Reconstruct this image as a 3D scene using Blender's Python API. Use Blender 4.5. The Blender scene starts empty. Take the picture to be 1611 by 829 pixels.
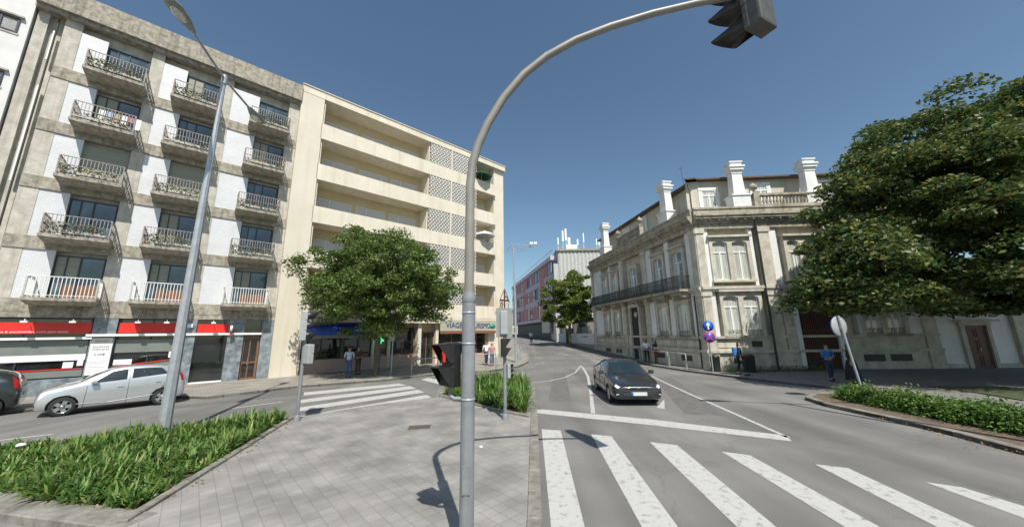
import bpy, bmesh, math, random
import numpy as np
from mathutils import Vector, Matrix
random.seed(7); rng = np.random.default_rng(7)
R = math.radians
sc = bpy.context.scene
COL = sc.collection

# ---------------------------------------------------------------- camera
PITCH, ROLL, EYE, FPX = R(11.4), R(0.8), 2.5, 540.0
_X = Vector((1, 0, 0)); _U = Vector((0, -math.sin(PITCH), math.cos(PITCH))); FW = Vector((0, math.cos(PITCH), math.sin(PITCH)))
CR = math.cos(ROLL)*_X - math.sin(ROLL)*_U; CU = math.sin(ROLL)*_X + math.cos(ROLL)*_U
cd = bpy.data.cameras.new('camera'); cam = bpy.data.objects.new('camera', cd); COL.objects.link(cam)
m = Matrix.Identity(4)
for i in range(3):
    m[i][0] = CR[i]; m[i][1] = CU[i]; m[i][2] = -FW[i]
m[2][3] = EYE; cam.matrix_world = m
cd.sensor_fit = 'HORIZONTAL'; cd.sensor_width = 36; cd.lens = 36*FPX/1611; cd.clip_start = .05; cd.clip_end = 3000
sc.camera = cam
# ---------------------------------------------------------------- light
SUN_EL, SUN_AZ = R(54), math.atan2(.317, -.948)
w = bpy.data.worlds.new('World'); sc.world = w; w.use_nodes = True
nt = w.node_tree; nt.nodes.clear()
sky = nt.nodes.new('ShaderNodeTexSky'); sky.sky_type = 'NISHITA'; sky.sun_disc = False
sky.sun_elevation = SUN_EL; sky.sun_rotation = SUN_AZ; sky.altitude = 0; sky.air_density = 1.0; sky.dust_density = .9; sky.ozone_density = .7
bg = nt.nodes.new('ShaderNodeBackground'); bg.inputs[1].default_value = .085
ou = nt.nodes.new('ShaderNodeOutputWorld'); tn = nt.nodes.new('ShaderNodeMix'); tn.data_type = 'RGBA'; tn.blend_type = 'MULTIPLY'; tn.inputs[0].default_value = 1; tn.inputs[7].default_value = (.88, 1.0, .99, 1)
nt.links.new(sky.outputs[0], tn.inputs[6]); nt.links.new(tn.outputs[2], bg.inputs[0]); nt.links.new(bg.outputs[0], ou.inputs[0])
sl = bpy.data.lights.new('sun', 'SUN'); sl.energy = 4.2; sl.angle = R(.5); sl.color = (1, .95, .86)
so = bpy.data.objects.new('sun', sl); COL.objects.link(so)
sdir = Vector((math.sin(SUN_AZ)*math.cos(SUN_EL), math.cos(SUN_AZ)*math.cos(SUN_EL), math.sin(SUN_EL)))
so.rotation_euler = sdir.to_track_quat('Z', 'Y').to_euler(); so.location = (0, 0, 40)
vs = sc.view_settings; vs.view_transform = 'Standard'; vs.look = 'None'; vs.gamma = 1; vs.exposure = 0.5; vs.use_curve_mapping = False
sc.render.engine = 'CYCLES'; sc.cycles.max_bounces = 6; sc.cycles.transparent_max_bounces = 8
sc.cycles.use_denoising = True

# ---------------------------------------------------------------- helpers
def gz(x, y):
    K = ((-1e5, 0), (28, 0), (40, .5), (60, 1.2), (100, 1.9), (1e5, 2.0))
    for (a, za), (b, zb) in zip(K, K[1:]):
        if y <= b: return za + (zb-za)*(y-a)/(b-a) if b < 9e4 else zb
    return 2.0
def G(px, py):                              # survey point on the ground
    d = FW + (px-805.5)/FPX*CR + (414.5-py)/FPX*CU
    t = -EYE/d.z; return (t*d.x, t*d.y)
def tag(o, label=None, cat=None, group=None, kind=None):
    if label: o['label'] = label
    if cat: o['category'] = cat
    if group: o['group'] = group
    if kind: o['kind'] = kind
    return o
def empty(name, loc, rz=0):
    o = bpy.data.objects.new(name, None); COL.objects.link(o); o.location = loc; o.rotation_euler = (0, 0, rz)
    o.empty_display_size = .2; return o
def link(name, me, parent=None, loc=(0, 0, 0), rz=0):
    o = bpy.data.objects.new(name, me); COL.objects.link(o); o.location = loc; o.rotation_euler = (0, 0, rz)
    if parent: o.parent = parent
    return o
def children(o): return [c for c in COL.objects if c.parent == o]
KIDS = {}
def copy_tree(o, parent=None):
    c = o.copy(); COL.objects.link(c)
    if parent: c.parent = parent
    kids = [k for k in o.children]
    for ch in kids: copy_tree(ch, c)
    return c
class MB:
    def __init__(s, T=None): s.v = []; s.f = []; s.mi = []; s.T = T; s.m = 0; s.sm = []
    def add(s, vs, fs, smooth=False):
        n = len(s.v); s.v += [tuple(v) for v in vs]
        for f in fs: s.f.append(tuple(n+i for i in f)); s.mi.append(s.m); s.sm.append(smooth)
        return s
    def cut(s): s.__dict__.setdefault('cuts', []).append((len(s.v), len(s.f))); return s
    def box(s, x0, x1, y0, y1, z0, z1):
        return s.add([(x0,y0,z0),(x1,y0,z0),(x1,y1,z0),(x0,y1,z0),(x0,y0,z1),(x1,y0,z1),(x1,y1,z1),(x0,y1,z1)],
                     [(0,3,2,1),(4,5,6,7),(0,1,5,4),(1,2,6,5),(2,3,7,6),(3,0,4,7)])
    def bbox(s, x0, x1, y0, y1, z0, z1, b=.01):   # bevelled box (chamfered all edges)
        bm = bmesh.new(); bmesh.ops.create_cube(bm, size=1)
        for v in bm.verts: v.co = Vector(((x0+x1)/2+v.co.x*(x1-x0), (y0+y1)/2+v.co.y*(y1-y0), (z0+z1)/2+v.co.z*(z1-z0)))
        bmesh.ops.bevel(bm, geom=bm.edges[:], offset=b, segments=2, affect='EDGES', profile=.6)
        s.add([v.co.copy() for v in bm.verts], [[v.index for v in f.verts] for f in bm.faces]); bm.free(); return s
    def tube(s, pts, r, n=10, cap=True, smooth=True):
        pts = [Vector(p) for p in pts]; k = len(pts)
        rs = r if isinstance(r, (list, tuple)) else [r]*k
        vs = []; fs = []; up = None
        for i, p in enumerate(pts):
            t = (pts[min(i+1, k-1)]-pts[max(i-1, 0)]).normalized()
            if up is None: up = Vector((1, 0, 0)) if abs(t.x) < .8 else Vector((0, 0, 1))
            a = t.cross(up).normalized(); b = t.cross(a).normalized(); up = -b if False else b.cross(t).cross(t)*-1 if False else up
            for j in range(n):
                q = 2*math.pi*j/n; vs.append(p + rs[i]*(math.cos(q)*a+math.sin(q)*b))
        for i in range(k-1):
            for j in range(n): fs.append((i*n+j, i*n+(j+1) % n, (i+1)*n+(j+1) % n, (i+1)*n+j))
        s.add(vs, fs, smooth)
        if cap: s.add(vs[:n], [tuple(range(n-1, -1, -1))]); s.add(vs[-n:], [tuple(range(n))])
        return s
    def lathe(s, prof, c=(0, 0, 0), n=16, smooth=True, cap=True):
        vs = []; fs = []
        for r, z in prof:
            for j in range(n): q = 2*math.pi*j/n; vs.append((c[0]+r*math.cos(q), c[1]+r*math.sin(q), c[2]+z))
        for i in range(len(prof)-1):
            for j in range(n): fs.append((i*n+j, i*n+(j+1) % n, (i+1)*n+(j+1) % n, (i+1)*n+j))
        s.add(vs, fs, smooth); k = len(prof)
        if not cap: return s
        s.add(vs[:n], [tuple(range(n-1, -1, -1))]); s.add(vs[-n:], [tuple(range(n))]); return s
    def prism(s, poly, a, b, axis='z'):     # poly 2d extruded along axis from a to b
        P = {'z': lambda p, h: (p[0], p[1], h), 'y': lambda p, h: (p[0], h, p[1]), 'x': lambda p, h: (h, p[0], p[1])}[axis]
        n = len(poly); vs = [P(p, a) for p in poly]+[P(p, b) for p in poly]
        fs = [tuple(range(n-1, -1, -1)), tuple(range(n, 2*n))]+[(i, (i+1) % n, n+(i+1) % n, n+i) for i in range(n)]
        return s.add(vs, fs)
    def mesh(s, name, mats):
        me = bpy.data.meshes.new(name)
        vs = [tuple(s.T @ Vector(v)) for v in s.v] if s.T else s.v
        me.from_pydata(vs, [], s.f)
        for q in (mats if isinstance(mats, (list, tuple)) else [mats]): me.materials.append(q)
        me.polygons.foreach_set('material_index', s.mi); me.polygons.foreach_set('use_smooth', s.sm)
        bm = bmesh.new(); bm.from_mesh(me); bmesh.ops.recalc_face_normals(bm, faces=bm.faces[:]); bm.to_mesh(me); bm.free()
        me.update(); return me
    def build(s, name, mats, parent=None, loc=(0, 0, 0), rz=0):
        if not getattr(s, 'cuts', None): return link(name, s.mesh(name, mats), parent, loc, rz)
        s.cut(); o = None; v0 = f0 = 0                      # one object per separate piece
        for v1, f1 in s.cuts:
            if f1 == f0: continue
            q = MB(s.T); q.v = s.v[v0:v1]; q.f = [tuple(i-v0 for i in f) for f in s.f[f0:f1]]; q.mi = s.mi[f0:f1]; q.sm = s.sm[f0:f1]
            o = link(name, q.mesh(name, mats), parent, loc, rz); v0, f0 = v1, f1
        return o

# ---------------------------------------------------------------- materials
def newmat(name):
    mt = bpy.data.materials.new(name); mt.use_nodes = True; n = mt.node_tree; return mt, n, n.nodes['Principled BSDF']
def N(n, t, **k):
    q = n.nodes.new(t)
    for a, b in k.items(): setattr(q, a, b)
    return q
def pbr(name, c1, c2=None, scale=3, rough=.7, bump=0, bscale=40, metal=0, spec=.5, streak=None, obj=True, coat=0, detail=6, contrast=(.35, .65)):
    mt, n, b = newmat(name)
    b.inputs['Roughness'].default_value = rough; b.inputs['Metallic'].default_value = metal; b.inputs['Specular IOR Level'].default_value = spec
    b.inputs['Coat Weight'].default_value = coat
    tc = N(n, 'ShaderNodeTexCoord'); src = tc.outputs['Object']
    if c2 is None: b.inputs['Base Color'].default_value = (*c1, 1)
    else:
        nz = N(n, 'ShaderNodeTexNoise'); nz.inputs['Scale'].default_value = scale; nz.inputs['Detail'].default_value = detail; nz.inputs['Roughness'].default_value = .65
        n.links.new(src, nz.inputs['Vector'])
        cr = N(n, 'ShaderNodeValToRGB'); cr.color_ramp.elements[0].position, cr.color_ramp.elements[1].position = contrast
        cr.color_ramp.elements[0].color = (*c1, 1); cr.color_ramp.elements[1].color = (*c2, 1)
        n.links.new(nz.outputs[0], cr.inputs[0]); out = cr.outputs[0]
        if streak:                           # vertical run-off stains
            mp = N(n, 'ShaderNodeMapping'); mp.inputs['Scale'].default_value = (streak[1], streak[1], streak[1]*.06); n.links.new(src, mp.inputs[0])
            n2 = N(n, 'ShaderNodeTexNoise'); n2.inputs['Scale'].default_value = 1; n2.inputs['Detail'].default_value = 4; n.links.new(mp.outputs[0], n2.inputs['Vector'])
            r2 = N(n, 'ShaderNodeValToRGB'); r2.color_ramp.elements[0].position = .5; r2.color_ramp.elements[1].position = .75
            r2.color_ramp.elements[0].color = (0, 0, 0, 1); n.links.new(n2.outputs[0], r2.inputs[0])
            mm = N(n, 'ShaderNodeMath', operation='MULTIPLY'); mm.inputs[1].default_value = streak[2]; n.links.new(r2.outputs[0], mm.inputs[0])
            mx = N(n, 'ShaderNodeMix', data_type='RGBA'); mx.inputs[7].default_value = (*streak[0], 1)
            n.links.new(mm.outputs[0], mx.inputs[0]); n.links.new(out, mx.inputs[6]); out = mx.outputs[2]
        n.links.new(out, b.inputs['Base Color'])
    if bump:
        n3 = N(n, 'ShaderNodeTexNoise'); n3.inputs['Scale'].default_value = bscale; n3.inputs['Detail'].default_value = 5; n.links.new(src, n3.inputs['Vector'])
        bp = N(n, 'ShaderNodeBump'); bp.inputs['Strength'].default_value = bump; bp.inputs['Distance'].default_value = .02
        n.links.new(n3.outputs[0], bp.inputs['Height']); n.links.new(bp.outputs[0], b.inputs['Normal'])
    return mt
def brick(name, c1, c2, mortar, bw, bh, off=.5, ms=.02, rough=.7, rot=0, axis='xz', bump=.3, dirt=None, speck=0):
    mt, n, b = newmat(name); b.inputs['Roughness'].default_value = rough
    tc = N(n, 'ShaderNodeTexCoord'); mp = N(n, 'ShaderNodeMapping'); n.links.new(tc.outputs['Object'], mp.inputs[0])
    if axis == 'xz': mp.inputs['Rotation'].default_value = (R(90), 0, 0)
    if axis == 'yz': mp.inputs['Rotation'].default_value = (R(90), 0, R(90))
    if axis == 'xy': mp.inputs['Rotation'].default_value = (0, 0, rot)
    t = N(n, 'ShaderNodeTexBrick'); t.offset = off; t.inputs['Scale'].default_value = 1; t.inputs['Brick Width'].default_value = bw; t.inputs['Row Height'].default_value = bh
    t.inputs['Mortar Size'].default_value = ms; t.inputs['Mortar Smooth'].default_value = .3
    t.inputs['Color1'].default_value = (*c1, 1); t.inputs['Color2'].default_value = (*c2, 1); t.inputs['Mortar'].default_value = (*mortar, 1)
    n.links.new(mp.outputs[0], t.inputs['Vector']); out = t.outputs[0]
    for (sc_, lo, hi, st) in ([(1.3, .35, .7, dirt)] if dirt else [])+([(160, .3, .7, speck)] if speck else []):
        nz = N(n, 'ShaderNodeTexNoise'); nz.inputs['Scale'].default_value = sc_; nz.inputs['Detail'].default_value = 6; n.links.new(tc.outputs['Object'], nz.inputs['Vector'])
        mr = N(n, 'ShaderNodeMapRange'); mr.inputs[1].default_value = lo; mr.inputs[2].default_value = hi; mr.inputs[3].default_value = 1-st; mr.inputs[4].default_value = 1+st*.5
        n.links.new(nz.outputs[0], mr.inputs[0])
        mx = N(n, 'ShaderNodeMix', data_type='RGBA', blend_type='MULTIPLY'); mx.inputs[0].default_value = 1
        n.links.new(out, mx.inputs[6]); n.links.new(mr.outputs[0], mx.inputs[7]); out = mx.outputs[2]
    n.links.new(out, b.inputs['Base Color'])
    bp = N(n, 'ShaderNodeBump'); bp.inputs['Strength'].default_value = bump; bp.inputs['Distance'].default_value = .01; bp.invert = True
    n.links.new(t.outputs[1], bp.inputs['Height']); n.links.new(bp.outputs[0], b.inputs['Normal'])
    return mt
def leafmat(name, cols, trans=.35, rough=.5):
    mt, n, b = newmat(name)
    ge = N(n, 'ShaderNodeNewGeometry'); cr = N(n, 'ShaderNodeValToRGB'); n.links.new(ge.outputs['Random Per Island'], cr.inputs[0])
    el = cr.color_ramp.elements
    for i, c in enumerate(cols):
        e = el[i] if i < 2 else el.new(i/(len(cols)-1))
        e.position = i/(len(cols)-1); e.color = (*c, 1)
    n.links.new(cr.outputs[0], b.inputs['Base Color']); b.inputs['Roughness'].default_value = rough; b.inputs['Specular IOR Level'].default_value = .4
    tr = N(n, 'ShaderNodeBsdfTranslucent'); n.links.new(cr.outputs[0], tr.inputs[0])
    ms = N(n, 'ShaderNodeMixShader'); ms.inputs[0].default_value = trans
    n.links.new(b.outputs[0], ms.inputs[1]); n.links.new(tr.outputs[0], ms.inputs[2]); n.links.new(ms.outputs[0], n.nodes['Material Output'].inputs[0])
    return mt
def emit(name, c, s):
    mt, n, b = newmat(name); b.inputs['Base Color'].default_value = (*c, 1); b.inputs['Emission Color'].default_value = (*c, 1); b.inputs['Emission Strength'].default_value = s; return mt
def asphalt():
    mt, n, b = newmat('asphalt'); tc = N(n, 'ShaderNodeTexCoord')
    b.inputs['Roughness'].default_value = .85
    a = N(n, 'ShaderNodeTexNoise'); a.inputs['Scale'].default_value = .35; a.inputs['Detail'].default_value = 8
    c = N(n, 'ShaderNodeTexNoise'); c.inputs['Scale'].default_value = 90; c.inputs['Detail'].default_value = 3
    mp = N(n, 'ShaderNodeMapping'); mp.inputs['Rotation'].default_value = (0, 0, R(-20)); mp.inputs['Scale'].default_value = (1.2, .06, 1)
    d = N(n, 'ShaderNodeTexNoise'); d.inputs['Scale'].default_value = 1; d.inputs['Detail'].default_value = 4
    n.links.new(tc.outputs['Object'], mp.inputs[0]); n.links.new(mp.outputs[0], d.inputs['Vector'])
    for q in (a, c): n.links.new(tc.outputs['Object'], q.inputs['Vector'])
    cr = N(n, 'ShaderNodeValToRGB'); cr.color_ramp.elements[0].position = .35; cr.color_ramp.elements[1].position = .65
    cr.color_ramp.elements[0].color = (.14, .137, .132, 1); cr.color_ramp.elements[1].color = (.21, .205, .196, 1); n.links.new(a.outputs[0], cr.inputs[0])
    out = cr.outputs[0]
    for q, st in ((c, .35), (d, .22)):
        mr = N(n, 'ShaderNodeMapRange'); mr.inputs[1].default_value = .3; mr.inputs[2].default_value = .7; mr.inputs[3].default_value = 1-st; mr.inputs[4].default_value = 1+st*.6
        n.links.new(q.outputs[0], mr.inputs[0]); mx = N(n, 'ShaderNodeMix', data_type='RGBA', blend_type='MULTIPLY'); mx.inputs[0].default_value = 1
        n.links.new(out, mx.inputs[6]); n.links.new(mr.outputs[0], mx.inputs[7]); out = mx.outputs[2]
    # fine cracks
    vo = N(n, 'ShaderNodeTexVoronoi', feature='DISTANCE_TO_EDGE'); vo.inputs['Scale'].default_value = .35
    nz = N(n, 'ShaderNodeTexNoise'); nz.inputs['Scale'].default_value = 1.5; n.links.new(tc.outputs['Object'], nz.inputs['Vector'])
    av = N(n, 'ShaderNodeMix', data_type='RGBA', blend_type='LINEAR_LIGHT'); av.inputs[0].default_value = .35; n.links.new(tc.outputs['Object'], av.inputs[6]); n.links.new(nz.outputs[1], av.inputs[7])
    n.links.new(av.outputs[2], vo.inputs['Vector'])
    mr = N(n, 'ShaderNodeMapRange'); mr.inputs[1].default_value = 0; mr.inputs[2].default_value = .012; mr.inputs[3].default_value = .86; mr.inputs[4].default_value = 1; n.links.new(vo.outputs[0], mr.inputs[0])
    mx = N(n, 'ShaderNodeMix', data_type='RGBA', blend_type='MULTIPLY'); mx.inputs[0].default_value = 1
    n.links.new(out, mx.inputs[6]); n.links.new(mr.outputs[0], mx.inputs[7]); out = mx.outputs[2]
    n.links.new(out, b.inputs['Base Color'])
    bp = N(n, 'ShaderNodeBump'); bp.inputs['Strength'].default_value = .35; bp.inputs['Distance'].default_value = .01; n.links.new(c.outputs[0], bp.inputs['Height']); n.links.new(bp.outputs[0], b.inputs['Normal'])
    return mt
def glassmat(name, c, rough=.04, folds=0, c2=None):
    mt, n, b = newmat(name); b.inputs['Roughness'].default_value = rough; b.inputs['Specular IOR Level'].default_value = .8; b.inputs['Coat Weight'].default_value = .6; b.inputs['Coat Roughness'].default_value = .02
    tc = N(n, 'ShaderNodeTexCoord'); mp = N(n, 'ShaderNodeMapping'); mp.inputs['Scale'].default_value = (folds or 1.3, folds or 1.3, .4 if folds else 1.3)
    n.links.new(tc.outputs['Object'], mp.inputs[0]); nz = N(n, 'ShaderNodeTexNoise'); nz.inputs['Scale'].default_value = 1; nz.inputs['Detail'].default_value = 2
    n.links.new(mp.outputs[0], nz.inputs['Vector']); cr = N(n, 'ShaderNodeValToRGB'); cr.color_ramp.elements[0].position = .4; cr.color_ramp.elements[1].position = .6
    cr.color_ramp.elements[0].color = (*c, 1); cr.color_ramp.elements[1].color = (*(c2 or [q*1.8 for q in c]), 1)
    n.links.new(nz.outputs[0], cr.inputs[0]); n.links.new(cr.outputs[0], b.inputs['Base Color']); return mt

M = {}
M['asphalt'] = asphalt()
M['asphalt_light'] = pbr('worn_asphalt', (.15, .145, .14), (.2, .195, .185), 1.5, .9, .3, 90)
M['paint'] = pbr('road_paint', (.2, .196, .188), (.44, .44, .425), 8, .7, .3, 70, contrast=(.31, .47), detail=12)
M['tile'] = brick('paving_tiles', (.265, .257, .237), (.315, .306, .283), (.205, .198, .182), .2, .2, 0, .006, .8, R(-42.65), 'xy', .3, .3, .42)
M['slab'] = brick('pavement_setts', (.29, .27, .24), (.34, .32, .285), (.16, .15, .13), .25, .12, .5, .008, .8, R(-42.65), 'xy', .3, .25, .3)
M['kerb'] = pbr('granite_kerb', (.13, .122, .105), (.27, .26, .23), 4, .8, .3, 60)
M['soil'] = pbr('soil', (.09, .065, .045), (.16, .12, .085), 8, .95, .6, 30)
M['verge'] = pbr('verge_grass', (.03, .045, .015), (.08, .09, .035), 6, .9, .6, 60)
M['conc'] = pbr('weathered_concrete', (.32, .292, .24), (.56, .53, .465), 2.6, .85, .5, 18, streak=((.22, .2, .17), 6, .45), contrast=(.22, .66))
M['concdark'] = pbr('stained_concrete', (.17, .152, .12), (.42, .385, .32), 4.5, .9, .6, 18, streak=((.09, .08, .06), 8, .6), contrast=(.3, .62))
M['whitetile'] = brick('white_wall_tiles', (.64, .65, .67), (.7, .7, .71), (.46, .47, .49), .16, .075, .5, .006, .35, 0, 'xz', .25, .06)
M['white'] = pbr('white_render', (.6, .6, .59), (.68, .68, .67), 1.2, .7, .1, 30, streak=((.5, .49, .45), 3, .4))
M['cream'] = pbr('cream_render', (.6, .55, .45), (.66, .61, .51), .7, .8, .1, 40, streak=((.5, .42, .3), 2.2, .45))
M['band'] = pbr('pale_cream_render', (.62, .565, .46), (.7, .645, .54), .9, .8, .1, 40, streak=((.5, .41, .28), 2.6, .5))
M['yellow'] = pbr('yellow_render', (.58, .48, .3), (.64, .54, .35), 1, .8, .1, 40)
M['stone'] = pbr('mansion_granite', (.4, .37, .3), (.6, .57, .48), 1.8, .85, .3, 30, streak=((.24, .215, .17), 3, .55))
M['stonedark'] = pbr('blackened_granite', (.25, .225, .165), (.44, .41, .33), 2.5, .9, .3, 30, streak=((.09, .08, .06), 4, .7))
M['plaster'] = pbr('white_plaster', (.66, .66, .64), (.78, .78, .77), 1, .75, .1, 30, streak=((.5, .5, .47), 3, .4))
M['attic'] = pbr('attic_render', (.5, .46, .38), (.62, .58, .49), .8, .8, .1, 30, streak=((.36, .33, .27), 3, .5))
M['marble'] = pbr('blue_grey_marble', (.1, .12, .14), (.3, .34, .36), 3, .3, 0, detail=10)
M['alu'] = pbr('dark_window_frame', (.03, .035, .05), None, rough=.4)
M['whiteframe'] = pbr('white_window_frame', (.7, .7, .66), (.78, .78, .75), 5, .5)
M['shutter'] = brick('roller_shutter', (.62, .63, .62), (.66, .67, .66), (.4, .4, .4), 20, .06, 0, .012, .6, 0, 'xz', .5)
M['shuttergreen'] = brick('greenish_roller_shutter', (.33, .34, .26), (.37, .38, .3), (.2, .2, .16), 20, .06, 0, .012, .6, 0, 'xz', .5)
M['glass'] = glassmat('window_glass', (.02, .035, .045), c2=(.09, .13, .16))  # bluish noise patches painted into the pane colour imitate reflected sky
M['glassgreen'] = glassmat('tinted_glass', (.03, .045, .04))
M['curtain'] = glassmat('curtained_glass', (.35, .37, .33), .1, 22, (.62, .63, .58))
M['shopglass'] = glassmat('shop_glass', (.01, .012, .012))
M['wood'] = pbr('brown_wood', (.16, .07, .035), (.26, .12, .06), 12, .5)
M['darkwood'] = pbr('dark_red_wood', (.07, .025, .02), (.14, .05, .035), 10, .5)
M['iron'] = pbr('black_ironwork', (.02, .022, .022), (.05, .05, .05), 10, .6)
M['rust'] = pbr('weathered_rail_paint', (.13, .1, .09), (.5, .47, .43), 22, .6)
M['whiterail'] = pbr('white_rail_paint', (.72, .72, .7), (.8, .8, .78), 15, .5)
M['galv'] = pbr('galvanised_steel', (.33, .35, .37), (.42, .44, .46), 7, .45, metal=.35)
M['polegrey'] = pbr('grey_pole_paint', (.17, .18, .195), (.24, .25, .265), 4, .5, .1, 60, streak=((.12, .12, .125), 9, .5))
M['sigblack'] = pbr('signal_black_plastic', (.012, .012, .013), (.022, .022, .022), 8, .35)
M['sigdark'] = pbr('dark_signal_housing', (.05, .048, .045), (.09, .085, .075), 6, .5)
M['siggrey'] = pbr('signal_grey_plastic', (.3, .31, .31), (.36, .37, .37), 6, .5)
M['bplate'] = pbr('grey_back_plate', (.22, .235, .22), (.27, .285, .27), 4, .55)
M['lens'] = pbr('dark_lens', (.05, .01, .01), None, rough=.2)
M['redlit'] = emit('red_signal_light', (.8, .04, .02), .55)
M['greenlit'] = emit('green_cross_light', (.03, .7, .2), 1.5)
M['red'] = pbr('red_panel', (.62, .02, .015), (.7, .035, .02), 2, .4)
M['whitep'] = pbr('white_plastic', (.8, .8, .8), None, rough=.4)
M['greypanel'] = pbr('grey_green_panel', (.17, .19, .175), (.2, .22, .2), 2, .4)
M['textdark'] = pbr('dark_lettering', (.06, .06, .07), None, rough=.5)
M['navy'] = pbr('navy_lettering', (.02, .04, .16), None, rough=.4)
M['blue'] = pbr('blue_sign', (.015, .1, .5), None, rough=.35)
M['awning'] = pbr('blue_awning', (.02, .06, .35), (.03, .09, .45), 3, .6)
M['beige'] = pbr('beige_fascia', (.36, .35, .28), (.42, .41, .33), 3, .5)
M['pink'] = pbr('pink_granite', (.36, .25, .21), (.46, .33, .28), 14, .5)
M['bark'] = pbr('tree_bark', (.09, .075, .055), (.2, .17, .13), 9, .95, .8, 18)
M['roof'] = pbr('roof_edge', (.08, .06, .045), (.16, .11, .08), 4, .8)
M['purple'] = pbr('purple_cladding', (.17, .13, .22), (.22, .17, .28), 1, .6)
M['coral'] = pbr('coral_cladding', (.45, .14, .12), (.52, .18, .15), 1, .6)
M['lilac'] = pbr('lilac_grey_cladding', (.45, .4, .48), (.55, .5, .58), 1, .6)
M['corr'] = pbr('pale_corrugated_cladding', (.42, .42, .4), (.5, .5, .48), 2, .5)
M['tyre'] = pbr('tyre_rubber', (.015, .015, .015), (.025, .025, .024), 20, .8)
M['rim'] = pbr('alloy_rim', (.5, .51, .52), None, rough=.25, metal=.8)
M['silver'] = pbr('silver_car_paint', (.5, .51, .515), (.54, .55, .555), 1.2, .3, metal=.55, coat=1)
M['darkpaint'] = pbr('dark_grey_car_paint', (.03, .031, .034), None, rough=.3, metal=.4, coat=1)
M['greenblack'] = pbr('green_black_car_paint', (.018, .026, .024), None, rough=.3, metal=.3, coat=1)
M['carglass'] = glassmat('car_glass', (.012, .018, .02), .02)
M['seam'] = pbr('panel_gap', (.02, .02, .02), None, rough=.7)
M['plastic'] = pbr('black_trim', (.02, .02, .02), None, rough=.55)
M['headlight'] = glassmat('headlight_glass', (.35, .37, .38), .08, 0, (.7, .72, .72))
M['tail'] = pbr('tail_light', (.3, .01, .01), None, rough=.15)
M['plate'] = pbr('number_plate', (.5, .52, .55), (.62, .63, .65), 9, .4)
M['skin'] = pbr('skin', (.42, .24, .16), None, rough=.6)
M['darkskin'] = pbr('dark_skin', (.1, .05, .03), None, rough=.6)
M['hair'] = pbr('dark_hair', (.02, .014, .01), (.035, .025, .018), 30, .6)
for k, c in dict(c_white=(.75, .75, .74), c_black=(.015, .015, .018), c_jeans=(.05, .09, .19), c_red=(.35, .03, .03), c_blue=(.03, .16, .42), c_navy=(.02, .03, .07), c_brown=(.07, .045, .03), c_lightblue=(.35, .42, .55), c_pink=(.42, .18, .2), c_tan=(.4, .3, .2)).items():
    M[k] = pbr('fabric_'+k[2:], c, [q*1.25+.005 for q in c], 25, .85)
M['leaf1'] = leafmat('street_tree_leaves', [(.05, .1, .02), (.09, .155, .032), (.14, .21, .05), (.23, .29, .09)])
M['leaf2'] = leafmat('chestnut_leaves', [(.035, .075, .028), (.055, .105, .03), (.085, .14, .036), (.14, .17, .045), (.24, .22, .06)])
M['leaf3'] = leafmat('plane_leaves', [(.08, .13, .025), (.15, .2, .04), (.26, .3, .07)])
M['blade'] = leafmat('strap_leaves', [(.03, .075, .018), (.05, .12, .022), (.075, .165, .028), (.1, .2, .035), (.13, .24, .045), (.17, .28, .06), (.2, .3, .08), (.3, .29, .11)], .35, .45)
M['shrub'] = leafmat('shrub_leaves', [(.06, .13, .02), (.1, .19, .035), (.16, .26, .06)])
M['flower'] = leafmat('geranium_flowers', [(.35, .05, .03), (.1, .14, .04), (.06, .1, .03), (.12, .17, .05), (.25, .2, .1)])
M['terracotta'] = pbr('terracotta', (.32, .13, .07), (.4, .18, .1), 8, .8)

# ---------------------------------------------------------------- text
def text(name, s, size, mat, parent, loc, rot, ext=.01, align='CENTER', sx=1):
    cu = bpy.data.curves.new(name, 'FONT'); cu.body = s; cu.size = size; cu.extrude = ext; cu.align_x = align; cu.resolution_u = 3
    o = bpy.data.objects.new('tmp', cu); COL.objects.link(o)
    dg = bpy.context.evaluated_depsgraph_get(); me = bpy.data.meshes.new_from_object(o.evaluated_get(dg))
    bpy.data.objects.remove(o); me.materials.clear(); me.materials.append(mat); me.name = name
    q = link(name, me, parent, loc); q.rotation_euler = rot; q.scale = (sx, 1, 1); return q

# ================================================================ GROUND
def sheet(name, poly, z0, z1, mat, kind='structure', sides=True):
    bm = bmesh.new(); vs = [bm.verts.new((x, y, 0)) for x, y in poly]; bm.faces.new(vs)
    for yk in (28, 40, 60, 100):
        bmesh.ops.bisect_plane(bm, geom=bm.verts[:]+bm.edges[:]+bm.faces[:], plane_co=(0, yk, 0), plane_no=(0, 1, 0))
    bmesh.ops.triangulate(bm, faces=bm.faces[:])
    if sides:
        g = bmesh.ops.extrude_face_region(bm, geom=bm.faces[:]); top = {v for v in g['geom'] if isinstance(v, bmesh.types.BMVert)}
        for v in bm.verts: v.co.z = gz(v.co.x, v.co.y)+(z1 if v in top else z0)
    else:
        for v in bm.verts: v.co.z = gz(v.co.x, v.co.y)+z1
    bmesh.ops.recalc_face_normals(bm, faces=bm.faces[:])
    if not sides and bm.faces[:][0].normal.z < 0: bmesh.ops.reverse_faces(bm, faces=bm.faces[:])
    me = bpy.data.meshes.new(name); bm.to_mesh(me); bm.free(); me.materials.append(mat)
    o = link(name, me)
    if kind: tag(o, kind=kind)
    return o
KH = .11
sheet('road', [(-900, -300), (900, -300), (900, 1500), (-900, 1500)], 0, 0, M['asphalt'], sides=False)
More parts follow.
